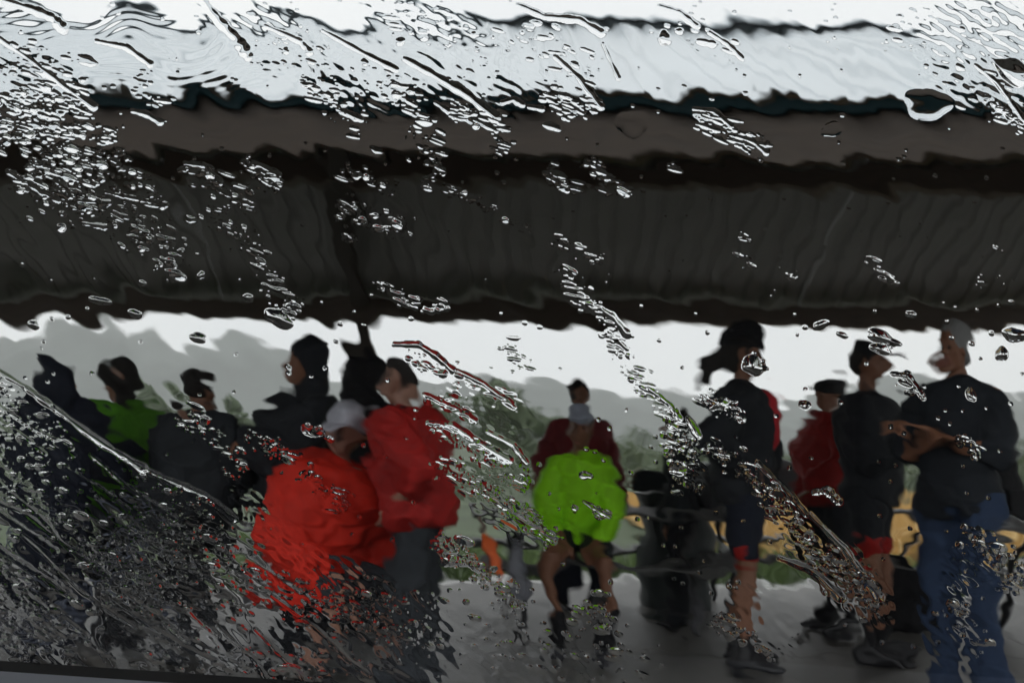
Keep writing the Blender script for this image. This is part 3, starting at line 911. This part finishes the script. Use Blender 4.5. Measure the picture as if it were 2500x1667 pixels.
cpart(slab4(GY + .012, GY + .03, -.020, -.026, .5), 'window_rubber', rubber, bevel=.002)
cpart(slab4(GY + .034, GY + .09, -.024, -.04, .25), 'door_skin', paint, bevel=.006)
TOP = 1.62
cpart(MB().box((X0, GY - .03, TOP), (X1, GY + .06, TOP + .05)), 'window_frame', rubber)
for s in (-1, 1):
    cpart(MB().box((s*.84 - .04, GY - .04, .3), (s*.84 + .04, GY + .06, TOP + .05)), 'door_pillar', liner, bevel=.01)
cpart(MB().box((-1.4, -1.1, TOP + .055), (1.4, GY + .03, TOP + .07)), 'roof_lining', liner)
cpart(MB().box((-1.4, -1.1, TOP + .075), (1.4, GY + .05, TOP + .10)), 'roof_skin', paint, bevel=.01)
cpart(MB().box((-1.4, -1.1, .25), (1.4, GY + .03, .30)), 'floor_pan', liner)
cpart(MB().box((-1.4, -1.16, .25), (1.4, -1.102, TOP + .12)), 'far_side_blocker', liner, bevel=.01)  # unseen side, closed up to the roof to keep bright reflections off the pane
for x, zt in ((-1.42, 1.05), (1.42, TOP + .05)):
    cpart(MB().box((x - .015, -1.10, .31), (x + .015, GY - .05, zt)), 'end_panel', liner)
st = MB(); st.box((-.25, -.75, .45), (.27, -.25, .62)); cpart(st, 'seat', liner, bevel=.04)
st = MB(); st.box((.30, -.75, .45), (.44, -.25, 1.35)); cpart(st, 'seat_back', liner, bevel=.04)
# ------------------------------------------------------------------ window pane and the rain running down it
def glassy(name, ior, tint=(1, 1, 1), rough=0.0):
    m = bpy.data.materials.new(name); m.use_nodes = True
    n = m.node_tree
    b = n.nodes['Principled BSDF']
    b.inputs['Base Color'].default_value = (*tint, 1)
    b.inputs['Transmission Weight'].default_value = 1.0
    b.inputs['Roughness'].default_value = rough
    b.inputs['IOR'].default_value = ior
    return m
glass_m = glassy('window glass', 1.45, (0.97, 0.985, 0.98))
water_m = glassy('rain water', 1.333)
pane = MB()
gy0, gy1 = GY - .0035, GY - .0003
pane.add([(X0 + .0, gy0, sill(X0, -.02)), (X1, gy0, sill(X1, -.02)), (X1, gy1, sill(X1, -.02)), (X0, gy1, sill(X0, -.02)), (X0, gy0, TOP), (X1, gy0, TOP), (X1, gy1, TOP), (X0, gy1, TOP)],
         [(0,3,2,1),(4,5,6,7),(0,1,5,4),(1,2,6,5),(2,3,7,6),(3,0,4,7)])
cpart(pane, 'window_glass', glass_m)

STEP = .00047
PP = 2352 / 1024.0
c00 = at(0, 0, GY); c11 = at(1024, 682, GY); c01 = at(0, 682, GY); c10 = at(1024, 0, GY)
xa, xb = min(c00.x, c01.x) - .035, max(c11.x, c10.x) + .035
za, zb = min(c11.z, c01.z) - .012, max(c00.z, c10.z) + .03
nx, nz = int((xb - xa)/STEP), int((zb - za)/STEP)
gx = xa + np.arange(nx)*STEP
gzz = za + np.arange(nz)*STEP
GX, GZ = np.meshgrid(gx, gzz)
Ri = np.array(CAMR.inverted())
def to_p(x, z):
    d = np.stack([x, np.full_like(x, GY), z - CAM.z], -1) @ Ri.T
    return (512 + d[..., 0]/-d[..., 2]*F)*PP, (341 - d[..., 1]/-d[..., 2]*F)*PP
PXX, PYY = to_p(GX, GZ)
SP = 1.0/(F*PP)*GY       # metres on the pane per picture unit
CS = STEP/SP             # picture units per cell
fyy = np.fft.fftfreq(nz, CS)[:, None]; fxx = np.fft.fftfreq(nx, CS)[None]
rgw = np.random.RandomState(21)
def field(l0, l1, ang=38, aspect=2.2, power=1.0):
    """random water surface, rms slope 1; wavelengths l0..l1 across, longer along the flow"""
    a = R(-ang)      # rows run upwards here, so downward to the right is -ang
    fu = (fxx*math.cos(a) + fyy*math.sin(a))*aspect
    fv = -fxx*math.sin(a) + fyy*math.cos(a)
    f = np.sqrt(fu**2 + fv**2) + 1e-9
    A = np.where((f > 1/l1) & (f < 1/l0), f**-power, 0) * np.exp(-(f*l0*.6)**4)
    h = np.fft.ifft2(np.fft.fft2(rgw.normal(0, 1, (nz, nx))) * A).real
    gy_, gx_ = np.gradient(h, STEP)
    return h/np.sqrt((gx_**2 + gy_**2).mean())
def blob(cx, cy, rx, ry, ang=0, soft=.5):
    a = R(ang)
    u = (PXX-cx)*math.cos(a) + (PYY-cy)*math.sin(a)
    v = -(PXX-cx)*math.sin(a) + (PYY-cy)*math.cos(a)
    d = np.sqrt((u/rx)**2 + (v/ry)**2)
    return np.clip((1 + soft - d)/soft/1.5, 0, 1)**2*(3 - 2*np.clip((1 + soft - d)/soft/1.5, 0, 1))
def sstep(x, a, b):
    t = np.clip((x-a)/(b-a), 0, 1); return t*t*(3-2*t)
# how disturbed the film is, from place to place
left = 1 - sstep(PXX, 500, 1500)
top = 1 - sstep(PYY, 180, 330)
line_y = np.interp(PXX, [-200, 0, 120, 330, 470, 640, 800, 1050, 1350, 2600], [770, 855, 930, 1075, 1135, 1330, 1400, 1480, 1560, 1700])
below = sstep(PYY - line_y, -6, 14)
patchy = np.clip(field(200, 500, 30, 1.5), -99, 99); patchy = patchy/patchy.std()
h = field(180, 460, 40, 1.3)*(.006 + .004*left + .006*top*left)
h += field(70, 170, 42, 1.9)*(.010 + .009*left + .012*top*left) 
h += field(30, 70, 42, 2.2)*(.0035 + .006*left*sstep(patchy, -.5, 1.2))
# thin ripples squeezed together at the top left
rip = blob(330, 130, 330, 110, 10)
ph = field(220, 600, 20, 1.2); ph = ph/ph.std()
ph2 = field(90, 200, 150, 1.5); ph2 = ph2/ph2.std()
h += .045*SP*20/6.283*np.sin((PYY*.9 + PXX*.1)/20*6.283 + 7.5*ph + 1.6*ph2)*blob(300, 105, 300, 65, 8, .5)
h += .007*SP*40/6.283*np.sin((PYY*.35 - PXX*.9)/44*6.283 + 3.2*ph + 1.0*ph2)*blob(1500, 150, 620, 70, 3, .6)
h += field(18, 46, 30, 1.6)*.0018
h += field(26, 64, 8, 2.2)*.0075*sstep(PYY, 720, 900)
clump = field(24, 60, 30, 1.6, .5); clump = clump/clump.std()
# the thick sheet driven across the lower left
low_left = below*(1 - sstep(PXX - .35*(PYY-1100), 560, 1250))
dens = np.clip(low_left*1.0, 0, 1)
grain = dens*np.clip(.55 + .4*patchy, .12, 1.15)*(1 - .45*sstep(PYY, 1380, 1520))
h += field(11, 26, 20, 2.0, .2)*.075*grain
h += field(40, 110, 38, 2.6)*.05*dens
h += .00022*below*(1 - sstep(PXX, 380, 700))            # raised edge of the sheet
for (cx, cy, rx, ry, ang, amp) in [(700, 130, 230, 60, 28, .05), (1020, 90, 220, 60, 28, .04), (1000, 180, 160, 45, 28, .04), (90, 180, 110, 60, 30, .06), (2270, 110, 130, 110, 20, .09),
                                   (1860, 1270, 130, 34, 52, .06), (1960, 1330, 100, 45, 50, .08), (2230, 1300, 50, 60, 40, .07), (600, 1200, 100, 40, 50, .05), (1130, 1150, 110, 36, 42, .06),
                                   (1760, 1420, 100, 50, 45, .02), (880, 1370, 220, 40, 25, .06), (900, 1480, 420, 70, 5, .035), (2180, 1450, 90, 60, 70, .025), (1090, 940, 100, 30, 32, .05)]:
    h += field(14, 44, 35, 2.0, .5)*amp*blob(cx, cy, rx, ry, ang)

owner = np.zeros((nz, nx), np.int32)
nowner = 0
hd = np.zeros((nz, nx)); hn_ = np.zeros((nz, nx))
def cell(px, py):
    p = at(px/PP, py/PP, GY)
    return (p.x - xa)/STEP, (p.z - za)/STEP
def stamp(px, py, rx, ry, ang, ratio, own=False, flat=1.0, seed=0, lift=0.0, dent=False):
    """one bead of water: centre, half length, half width in picture units, tilt"""
    global nowner
    ci, cj = cell(px, py)
    rr = max(rx, ry)*1.4/CS + 2
    i0, i1 = int(max(0, ci-rr)), int(min(nx, ci+rr+1)); j0, j1 = int(max(0, cj-rr)), int(min(nz, cj+rr+1))
    if i1 - i0 < 2 or j1 - j0 < 2: return
    u0 = (np.arange(i0, i1)[None] - ci)*CS; v0 = -(np.arange(j0, j1)[:, None] - cj)*CS
    a = R(ang)
    u = u0*math.cos(a) + v0*math.sin(a); v = -u0*math.sin(a) + v0*math.cos(a)
    th = np.arctan2(v/ry, u/rx)
    wob = 1 + .10*np.sin(2*th + seed) + .08*np.sin(3*th + seed*2.3) + .05*np.sin(5*th + seed*3.1)
    d2 = ((u/rx)**2 + (v/ry)**2)/wob**2
    if lift:      # crest nearer the upper edge, long slope below
        vv = v/ry; cr_v = -lift*np.sqrt(np.clip(1 - (u/rx)**2, 0, 1))
        ed = np.sqrt(np.clip(1 - (u/rx)**2, 1e-4, 1))
        tv = np.where(vv < cr_v, (vv + ed)/(ed + cr_v + 1e-6), (ed - vv)/(ed - cr_v + 1e-6))
        q = np.clip(tv, 0, 1)**.8*ed*ratio*ry*SP*1.2*(d2 < 1.1)
    else:
        q = np.clip(1 - d2**flat, 0, None)*ratio*ry*SP
    s = (hn_ if dent else hd)[j0:j1, i0:i1]
    if own:
        nowner += 1
        owner[j0:j1, i0:i1][(d2 < 1.0) & (q >= s)] = nowner
    np.maximum(s, q, out=s)
    return nowner
def streak(pts, r, ratio=.33, own=True, seed=0, taper=.6):
    """a long bead following a bent line, thicker at its lower end"""
    global nowner
    cs = np.array([cell(*p) for p in pts])
    rr = r/CS*1.6 + 2
    i0, i1 = int(max(0, cs[:, 0].min()-rr)), int(min(nx, cs[:, 0].max()+rr)); j0, j1 = int(max(0, cs[:, 1].min()-rr)), int(min(nz, cs[:, 1].max()+rr))
    if i1 - i0 < 2 or j1 - j0 < 2: return
    I, J = np.meshgrid(np.arange(i0, i1), np.arange(j0, j1))
    best = np.full(I.shape, 1e9); tt = np.zeros(I.shape)
    n = len(cs) - 1
    for k in range(n):
        d = cs[k+1] - cs[k]; L2 = (d**2).sum()
        t = np.clip(((I-cs[k, 0])*d[0] + (J-cs[k, 1])*d[1])/L2, 0, 1)
        dist = np.hypot(I-cs[k, 0]-t*d[0], J-cs[k, 1]-t*d[1])*CS
        m = dist < best
        best = np.where(m, dist, best); tt = np.where(m, (k+t)/n, tt)
    rl = r*(taper + (1-taper)*tt)*(1 + .16*np.sin(tt*n*5 + seed) + .10*np.sin(tt*n*13 + 2*seed))
    q = np.clip(1 - (best/rl)**1.4, 0, None)*ratio*rl*SP
    s = hd[j0:j1, i0:i1]
    if own:
        nowner += 1
        owner[j0:j1, i0:i1][(best < rl) & (q >= s)] = nowner
    np.maximum(s, q, out=s)
    return nowner
WET = {}
rgd = random.Random(12)
# fine beads in trains: polyline, half width, number, mean radius
TRAINS = [
 ([(20,215),(60,330),(230,400)],95,520,6.0),([(60,400),(260,480),(430,620)],48,420,5.2),([(230,300),(290,400),(380,470)],28,120,5),([(40,250),(200,260)],40,120,6),
 ([(300,160),(370,250)],26,55,4.5),([(425,385),(500,420),(580,465)],26,80,5),([(555,375),(640,430)],18,55,4.2),([(470,480),(585,560),(650,690),(690,715)],26,200,4.2),
 ([(785,390),(905,435)],20,50,4.2),([(780,480),(950,530)],26,110,4.6),([(790,545),(820,550)],10,12,4),([(865,650),(925,690),(1030,715)],16,70,4.2),
 ([(690,180),(760,240),(830,300)],26,110,4.5),([(880,180),(960,260),(990,340),(1010,440)],34,200,4.4),([(1030,250),(1150,290),(1150,370)],24,100,4.4),
 ([(1010,430),(1140,480)],9,50,4),([(1150,500),(1220,525)],12,25,3.6),([(1255,390),(1320,440)],20,55,4.5),([(1345,365),(1440,450)],16,65,4.2),([(1250,215),(1330,260),(1370,225)],22,110,4.8),
 ([(1275,545),(1385,600)],24,100,4),([(1285,615),(1340,690),(1390,730)],20,170,3.8),([(1600,265),(1760,350)],22,130,4.2),([(1390,745),(1470,880)],22,130,3.2),
 ([(1460,860),(1540,960),(1610,1070)],22,130,4.6),([(930,815),(1010,850),(1190,930)],26,60,5),([(980,905),(1090,955)],18,26,5),([(990,975),(1100,1040),(1210,1110)],26,90,5.2),
 ([(1010,1060),(1200,1180),(1280,1250)],26,190,5.0),([(1540,990),(1580,1130)],30,110,5.4),([(1620,1030),(1700,1060),(1770,1140),(1900,1300)],24,190,5.4),([(1615,910),(1700,960)],22,60,5.5),
 ([(2060,40),(2340,240)],90,120,5),([(2280,240),(2352,290)],18,40,5),([(2205,1000),(2250,1050)],14,40,5),([(2200,1225),(2280,1260),(2350,1350)],26,120,4.6),
 ([(570,985),(680,1070)],22,70,5),([(700,1080),(800,1160)],20,60,4.8),([(415,945),(560,1050),(520,1100)],30,90,5.5),([(1640,1420),(1780,1510)],24,50,5),([(1335,1385),(1400,1440)],22,60,5.5),
 ([(1000,1240),(1130,1330),(1200,1400)],30,170,5),([(560,1300),(760,1380),(1000,1480)],34,170,4.6),([(1690,530),(1722,550)],8,12,3),([(1695,580),(1735,610)],8,14,3),([(1800,620),(1832,640)],10,18,3),
 ([(1980,590),(2055,650)],9,60,3.2),([(2235,630),(2262,655)],8,10,3),([(2140,390),(2152,415)],4,8,2.5),([(1540,380),(1560,395)],8,18,3),([(2255,545),(2350,700)],40,8,3),
 ([(560,60),(740,150),(900,190)],50,150,5),([(900,20),(1150,170)],55,120,5),([(1200,60),(1350,200)],60,120,5.5),([(20,120),(180,220)],45,160,6),([(1560,20),(1700,160)],30,40,5),
 ([(1900,1250),(2020,1400)],30,60,6),([(1300,1440),(1500,1560)],50,30,5),([(2180,1380),(2260,1500)],40,25,5),([(1150,780),(1215,850)],16,30,3.2),([(1720,820),(1750,850)],14,40,4.5),([(2000,770),(2050,790)],14,16,4),
 ([(1300,1160),(1400,1180)],16,24,5),([(700,980),(760,1010)],10,16,5),([(1350,340),(1400,480)],10,20,3.2),([(2070,860),(2110,900)],16,20,3.5)]
for pts, wd, n, r in TRAINS:
    seg = [math.hypot(b[0]-a[0], b[1]-a[1]) for a, b in zip(pts, pts[1:])]
    tot = sum(seg)
    for _ in range(int(n*(1.6 if pts[0][1] > 190 else .9))):
        t = rgd.uniform(0, tot); k = 0
        while k < len(seg)-1 and t > seg[k]: t -= seg[k]; k += 1
        f = t/max(seg[k], 1); a, b = pts[k], pts[k+1]
        x = a[0] + (b[0]-a[0])*f; y = a[1] + (b[1]-a[1])*f
        g = max(-2, min(2, rgd.gauss(0, .55)))*wd
        an = math.atan2(b[1]-a[1], b[0]-a[0])
        x += -math.sin(an)*g; y += math.cos(an)*g
        dark_ = 190 < y < 720
        ci, cj = cell(x, y); ci = int(min(max(ci, 0), nx-1)); cj = int(min(max(cj, 0), nz-1))
        if clump[cj, ci] < rgd.uniform(-1.4, .4): continue
        rr = r*(.88 if dark_ else .85)*min(2.4, math.exp(rgd.gauss(-.45, .5)))
        asp = rgd.choice((1.1, 1.3, 1.7, 2.2))
        if rgd.random() < .07:      # a longer dash
            stamp(x, y, rgd.uniform(11, 22), rgd.uniform(3.6, 5.4), rgd.uniform(6, 28), .5 if dark_ else .3, flat=.65, seed=rgd.uniform(0, 6), lift=.35, dent=(y > 900))
            continue
        stamp(x, y, rr*asp, max(rr, 2.6), rgd.uniform(8, 34), rgd.choice((.16, .22, .3, .4, .5))*(.6 if y < 190 else (1.5 if dark_ else 1.0)), flat=(.62 if 190 < y < 730 else .9), seed=rgd.uniform(0, 6), lift=(.55 if rgd.random() < .75 else 0), dent=(y > 900 and rgd.random() < .85))
# dimples all over the thick sheet at the lower left
for _ in range(8500):
    x = rgd.uniform(-60, 1500); y = rgd.uniform(860, 1560)
    ci, cj = cell(x, y); ci = int(min(max(ci, 0), nx-1)); cj = int(min(max(cj, 0), nz-1))
    m = max(dens[cj, ci], .30*float(1350 < y < 1560 and x < 1450)) * (1 if y < 1400 else .7)
    if rgd.random() > m*min(1.1, max(.25, .6 + .4*patchy[cj, ci])): continue
    if clump[cj, ci] < -.2 and rgd.random() < .6: continue
    rr = 3.5*math.exp(rgd.gauss(0, .38))
    stamp(x, y, rr*rgd.uniform(1.1, 2.4), max(2.6, rr), rgd.uniform(0, 25), rgd.choice((.12, .16, .2, .26, .34, .5)), flat=.65, seed=rgd.uniform(0, 6), lift=.5, dent=True)
# long faint ridges in the same sheet
for _ in range(34):
    x = rgd.uniform(-80, 900); y = rgd.uniform(900, 1480)
    ci, cj = cell(x, y)
    if dens[int(min(max(cj, 0), nz-1)), int(min(max(ci, 0), nx-1))] < .4: continue
    L = rgd.uniform(90, 330); a_ = R(rgd.uniform(30, 48))
    streak([(x + L*t*math.cos(a_ + .1*math.sin(5*t+x)), y + L*t*math.sin(a_)) for t in np.linspace(0, 1, 6)], rgd.uniform(5, 9), rgd.uniform(.10, .3), own=False, seed=x)
# lone specks everywhere
for _ in range(420):
    stamp(rgd.uniform(-60, 2420), rgd.uniform(-60, 1500), rgd.uniform(2.8, 5), rgd.uniform(2.6, 4), 20, .3, seed=rgd.uniform(0, 6))
# beads and runs one can point to
NAMED = []   # (owner, name, label, category)
def run(pts, r, label, ratio=.34, name='rain_streak'):
    NAMED.append((streak(pts, r, ratio, seed=len(NAMED)), name, label, 'water streak'))
def bead(x, y, rx, ry, label, ang=15, ratio=.34, flat=1.0, name='raindrop'):
    NAMED.append((stamp(x, y, rx, ry, ang, ratio, own=True, flat=flat, seed=len(NAMED)*1.7), name, label, 'raindrop'))
run([(-60,50),(60,130),(150,200),(215,245)], 9, 'long thin bright streak from the left edge down to the dark fascia board')
run([(0,0),(70,20),(120,40),(148,68)], 13, 'thick rounded streak in the top left corner of the window')
run([(450,-20),(500,45),(545,90),(570,130)], 15, 'thick white streak crossing the roof edge left of centre')
run([(222,95),(290,108),(345,148)], 9, 'curved streak among the ripples at the top left')
run([(610,60),(690,95),(710,120)], 9, 'short streak on the pale roof right of the thick white one')
run([(740,70),(830,120),(910,160)], 8, 'slanted streak on the pale roof above the brown fascia left of centre')
run([(930,135),(1010,180),(1070,215),(1138,268)], 12, 'boldest white streak ending on the brown fascia near the centre')
run([(1275,130),(1330,180),(1380,245)], 10, 'white streak running off the roof onto the fascia right of centre')
run([(1385,100),(1420,180)], 7, 'thin streak on the bright roof right of centre')
run([(1595,250),(1640,256),(1680,290)], 8, 'bright arched streak on the fascia heading the lone cluster at the right')
run([(1690,312),(1730,325),(1760,350)], 7, 'bright lower edge streak of the lone cluster on the fascia at the right')
run([(1600,285),(1650,300)], 7, 'short streak inside the lone cluster on the fascia at the right')
run([(1190,12),(1250,38),(1330,45),(1380,75)], 10, 'arched streak along the top roof edge right of centre')
run([(1515,15),(1560,28),(1600,60)], 8, 'dark slanted streak above the roof ridge right of centre')
run([(1630,75),(1670,100),(1705,135)], 8, 'white streak on the roof below the ridge at the right')
run([(2050,858),(2085,862),(2110,895),(2120,912)], 8, 'arched streak between the two men with folded arms')
run([(305,255),(335,262),(368,280)], 8, 'short bright streak on the fascia at the left')
run([(425,375),(470,380),(505,420)], 8, 'bright hooked streak under the fascia, leftmost of two alike')
run([(555,372),(600,380),(640,402)], 8, 'bright hooked streak under the fascia, right one of two alike')
run([(500,435),(540,455),(580,470)], 8, 'short lower streak below the hooked ones on the ceiling')
run([(20,395),(80,430),(135,460)], 10, 'thick short streak in the dense beads on the left')
run([(180,460),(250,465)], 9, 'nearly level streak in the dense beads on the left')
run([(190,512),(240,520)], 9, 'lowest level streak in the dense beads on the left')
run([(240,440),(310,455),(380,470)], 8, 'long streak at the right border of the dense beads on the left')
run([(775,250),(830,275)], 8, 'short streak at the lower edge of the fascia left of centre')
run([(1040,270),(1090,275),(1140,300)], 7, 'thin wavy streak below the boldest white one')
run([(1155,235),(1180,228),(1200,240)], 8, 'small arched streak on the fascia left of the centre cluster')
run([(1215,245),(1245,250)], 7, 'small level streak on the fascia centre')
run([(1000,235),(1030,255)], 7, 'small slanted streak on the fascia beside the boldest white one')
run([(905,790),(960,790),(1000,815),(1040,850)], 9, 'dark outlined streak in the white sky band above the red jacket')
run([(1050,850),(1110,880),(1180,932)], 8, 'long bright streak over the round green tree')
run([(975,905),(1030,930),(1090,965)], 8, 'long bright streak just right of the dark red jacket')
run([(985,970),(1040,975),(1100,1015),(1170,1055)], 10, 'thick bright streak running down right of the red jacket')
run([(1120,990),(1180,1020),(1210,1060)], 8, 'short streak on the tree left of the bright green jacket')
run([(1080,1110),(1180,1180),(1270,1240)], 9, 'long streak meeting the lower left corner of the bright green jacket')
run([(1370,705),(1405,725),(1440,765)], 9, 'dark streak where the eave meets the sky band at the centre')
run([(1410,770),(1440,800)], 5, 'faint thin streak in the white sky band at the centre')
run([(1580,960),(1605,1000)], 9, 'dark bead streak left of the tall cyclist')
run([(1490,890),(1540,930),(1560,960)], 8, 'bright streak between the maroon jacket and the tall cyclist')
run([(1740,1060),(1800,1120),(1850,1180)], 9, 'streak running down from the waist of the tall cyclist')
run([(1870,1130),(1900,1125),(1925,1150)], 12, 'rounded streak over the dark red rain suit')
run([(1860,1180),(1940,1260),(2020,1370)], 10, 'long streak in front of the legs of the man in black')
run([(1790,1280),(1870,1310),(1930,1370)], 10, 'bent streak on the wet floor right of the tall cyclist')
run([(1340,1150),(1400,1185)], 7, 'thin streak across the bright green jacket')
run([(-40,830),(60,890),(130,940),(240,1020),(330,1075)], 10, 'long diagonal ridge of water from the left edge past the navy jacket', ratio=.4)
run([(330,1075),(400,1105),(470,1135),(540,1190)], 9, 'diagonal ridge of water continuing below the charcoal jacket', ratio=.4)
run([(-30,1140),(60,1180),(150,1250),(250,1320)], 7, 'thin diagonal ridge in the thick sheet at the lower left')
run([(2240,150),(2290,190),(2350,275)], 8, 'streak at the right edge across the end of the roof')
bead(78, 745, 12, 8, 'small bead on the sky band at the far left')
bead(437, 503, 15, 10, 'lone crescent bead on the dark ceiling left of centre')
bead(462, 632, 9, 10, 'tiny ring bead on the dark ceiling just below the dense beads')
bead(570, 683, 13, 8, 'oval bead just above the eave left of the post')
bead(328, 650, 10, 7, 'faint oval bead on the far eave beam at the left')
bead(2092, 721, 12, 7, 'small bright bead on the far eave beam at the right')
bead(1848, 929, 14, 9, 'small bright bead right of the tall cyclist')
bead(2020, 772, 30, 14, 'bead with dark arched rim in the sky band left of the white haired man')
bead(2022, 800, 22, 12, 'dark bead just under the arched one in the sky band')
bead(2330, 768, 26, 16, 'arched bead in the sky band at the right edge')
bead(2300, 812, 16, 15, 'round dark bead beside the head of the white haired man')
bead(2325, 165, 42, 30, 'largest bead, dark rimmed, at the top right corner', 20, .4)
bead(2130, 240, 52, 42, 'large faint flat disc of water under the roof at the right', 0, .05, 2)
bead(1910, 297, 26, 20, 'small faint flat disc of water on the fascia at the right', 0, .05, 2)
bead(1452, 285, 44, 30, 'wide faint flat disc of water on the fascia right of centre', 0, .03, 2)
bead(1526, 88, 15, 18, 'round bead hanging below the roof ridge right of centre')
bead(1560, 72, 8, 8, 'tiny round bead beside the one hanging below the ridge')
bead(715, 990, 28, 11, 'dark bead on top of the bright red jacket', 25)
bead(1728, 838, 26, 20, 'bead clump on the neck of the tall cyclist', 20)
bead(1935, 768, 13, 6, 'tiny dark bead under the eave right of the tall cyclist')
bead(1885, 745, 18, 8, 'white bead at the eave line right of the tall cyclist', -20)
bead(455, 775, 20, 10, 'ring bead on the hazy hill at the left')
bead(310, 720, 16, 8, 'dark bead under the eave at the left')
bead(1015, 690, 13, 6, 'upper of two small white beads above the eave right of the post', 20)
bead(990, 715, 10, 7, 'lower of two small white beads above the eave right of the post')
bead(820, 402, 13, 10, 'bead with bright crescent on the ceiling near the rafter')
bead(1285, 402, 18, 8, 'bright level bead on the ceiling right of centre')
bead(2230, 905, 10, 18, 'bead on the shoulder of the white haired man', -30)
bead(1345, 1090, 18, 9, 'bead near the collar of the bright green jacket')
bead(945, 790, 30, 5, 'thin dark bead in the sky band right of the post', -5)
bead(1180, 775, 18, 6, 'faint pale bead in the middle of the white sky band', 0, .12)
bead(1650, 925, 22, 15, 'bright bead on the elbow of the tall cyclist', -10)
bead(1700, 960, 16, 8, 'small bead on the waist of the tall cyclist', 30)
bead(865, 345, 18, 7, 'bright bead on the fascia right of the rafter')
bead(1268, 290, 22, 10, 'arched bead on the fascia under the centre cluster')
bead(920, 95, 10, 11, 'dark round bead on the pale roof near the centre')
bead(200, 140, 30, 12, 'flat bead on the pale roof at the top left', 20, .2)
bead(640, 730, 36, 18, 'dark arched bead in the sky band left of the post', 20)
bead(230, 690, 26, 8, 'splash shaped bead on the eave at the left', 10)
# a bead carries its own curvature, no small ripples
hd_s = hd.copy()
keep = (hd_s <= 0)
h_total = h
# soften by a hair so facets do not show
k = np.array([1, 2, 1])/4.0
for _ in range(1):
    h_total[1:-1] = k[0]*h_total[:-2] + k[1]*h_total[1:-1] + k[2]*h_total[2:]
    h_total[:, 1:-1] = k[0]*h_total[:, :-2] + k[1]*h_total[:, 1:-1] + k[2]*h_total[:, 2:]
h_total = h_total + hd_s - hn_
# the pane goes on outside the finely built part: coarser, same film
co_x = np.concatenate([np.arange(X0 + .001, xa - .002, .010), gx, np.arange(xb + .003, X1 - .001, .010)])
ztop = np.arange(zb + .003, TOP - .002, .010)
co_z = np.concatenate([gzz, ztop])
n_l = len(np.arange(X0 + .001, xa - .002, .010))
ix = np.clip(np.arange(len(co_x)) - n_l, -10**6, 10**6)
# mirrored look-up
ixm = np.where(ix < 0, (-ix*21) % nx, np.where(ix >= nx, nx - 1 - ((ix - nx + 1)*21) % nx, ix))
jz = np.arange(len(co_z)); jzm = np.where(jz >= nz, nz - 1 - ((jz - nz + 1)*21) % nz, jz)
Hc = h_total[np.ix_(jzm, ixm)]
Oc = owner[np.ix_(jzm, ixm)].copy()
outx = (ix < 0) | (ix >= nx); Oc[:, outx] = 0; Oc[jz >= nz] = 0
hs = h[np.ix_(jzm, ixm)]
Hc[:, outx] = (.35*Hc + .65*hs)[:, outx]
CX, CZ = np.meshgrid(co_x, co_z)
Hy = GY + .0012 + Hc
sillz = np.array([sill(x, -.012) for x in co_x])
CZ = np.maximum(CZ, sillz[None] + np.arange(len(co_z))[:, None]*1e-6)
NZ, NX = CX.shape
front = np.stack([CX, Hy, CZ - 0], -1).reshape(-1, 3)
idx = np.arange(NZ*NX, dtype=np.int32).reshape(NZ, NX)
quads = np.stack([idx[:-1, :-1], idx[:-1, 1:], idx[1:, 1:], idx[1:, :-1]], -1).reshape(-1, 4)[:, ::-1]   # normals outwards (+y)
qo = Oc.reshape(-1)[quads]
qown = np.where((qo == qo[:, :1]).all(1), qo[:, 0], 0)
ids = {n[0]: n for n in NAMED}
main = qown == 0
# rim and flat inner side close the film
bk = np.array([[X0 + .001, GY, CZ[0, 0]], [X1 - .001, GY, CZ[0, -1]], [X1 - .001, GY, CZ[-1, -1]], [X0 + .001, GY, CZ[-1, 0]]])
def film_obj():
    me = bpy.data.meshes.new('water_film')
    n0 = NZ*NX
    back = np.stack([CX, np.full_like(CX, GY), CZ], -1)
    ring = [idx[0, :], idx[:, -1], idx[-1, ::-1], idx[::-1, 0]]
    ring = np.concatenate([r[:-1] for r in ring])
    rb = back.reshape(-1, 3)[ring]
    co = np.concatenate([front, rb])
    m = len(ring)
    a_ = np.arange(m); b_ = (a_ + 1) % m
    side = np.stack([ring[a_], ring[b_], n0 + b_, n0 + a_], -1)[:, ::-1]
    q = np.concatenate([quads[main], side])
    lens = np.concatenate([np.full(len(q), 4), [m]])
    loops = np.concatenate([q.ravel(), n0 + np.arange(m)[::1]])
    me.vertices.add(len(co)); me.vertices.foreach_set('co', co.astype(np.float32).ravel())
    me.loops.add(len(loops)); me.loops.foreach_set('vertex_index', loops.astype(np.int32))
    me.polygons.add(len(lens)); me.polygons.foreach_set('loop_start', np.concatenate([[0], np.cumsum(lens)[:-1]]).astype(np.int32))
    sm = np.ones(len(lens), bool); sm[len(quads[main]):] = False
    me.update(calc_edges=True)
    me.polygons.foreach_set('use_smooth', sm)
    me.materials.append(water_m)
    o = bpy.data.objects.new('water_film', me); col.objects.link(o)
    return o
tag(film_obj(), 'clear sheet of rain running down the outside of the car window', 'water', kind='stuff')
for oid, nm, lb, ct in NAMED:
    sel = quads[qown == oid]
    if len(sel) < 4: continue
    u, inv = np.unique(sel, return_inverse=True)
    o = raw_mesh(nm, front[u], inv.reshape(-1, 4), water_m)
    tag(o, lb, ct, 'drops and streaks of rain on the window')
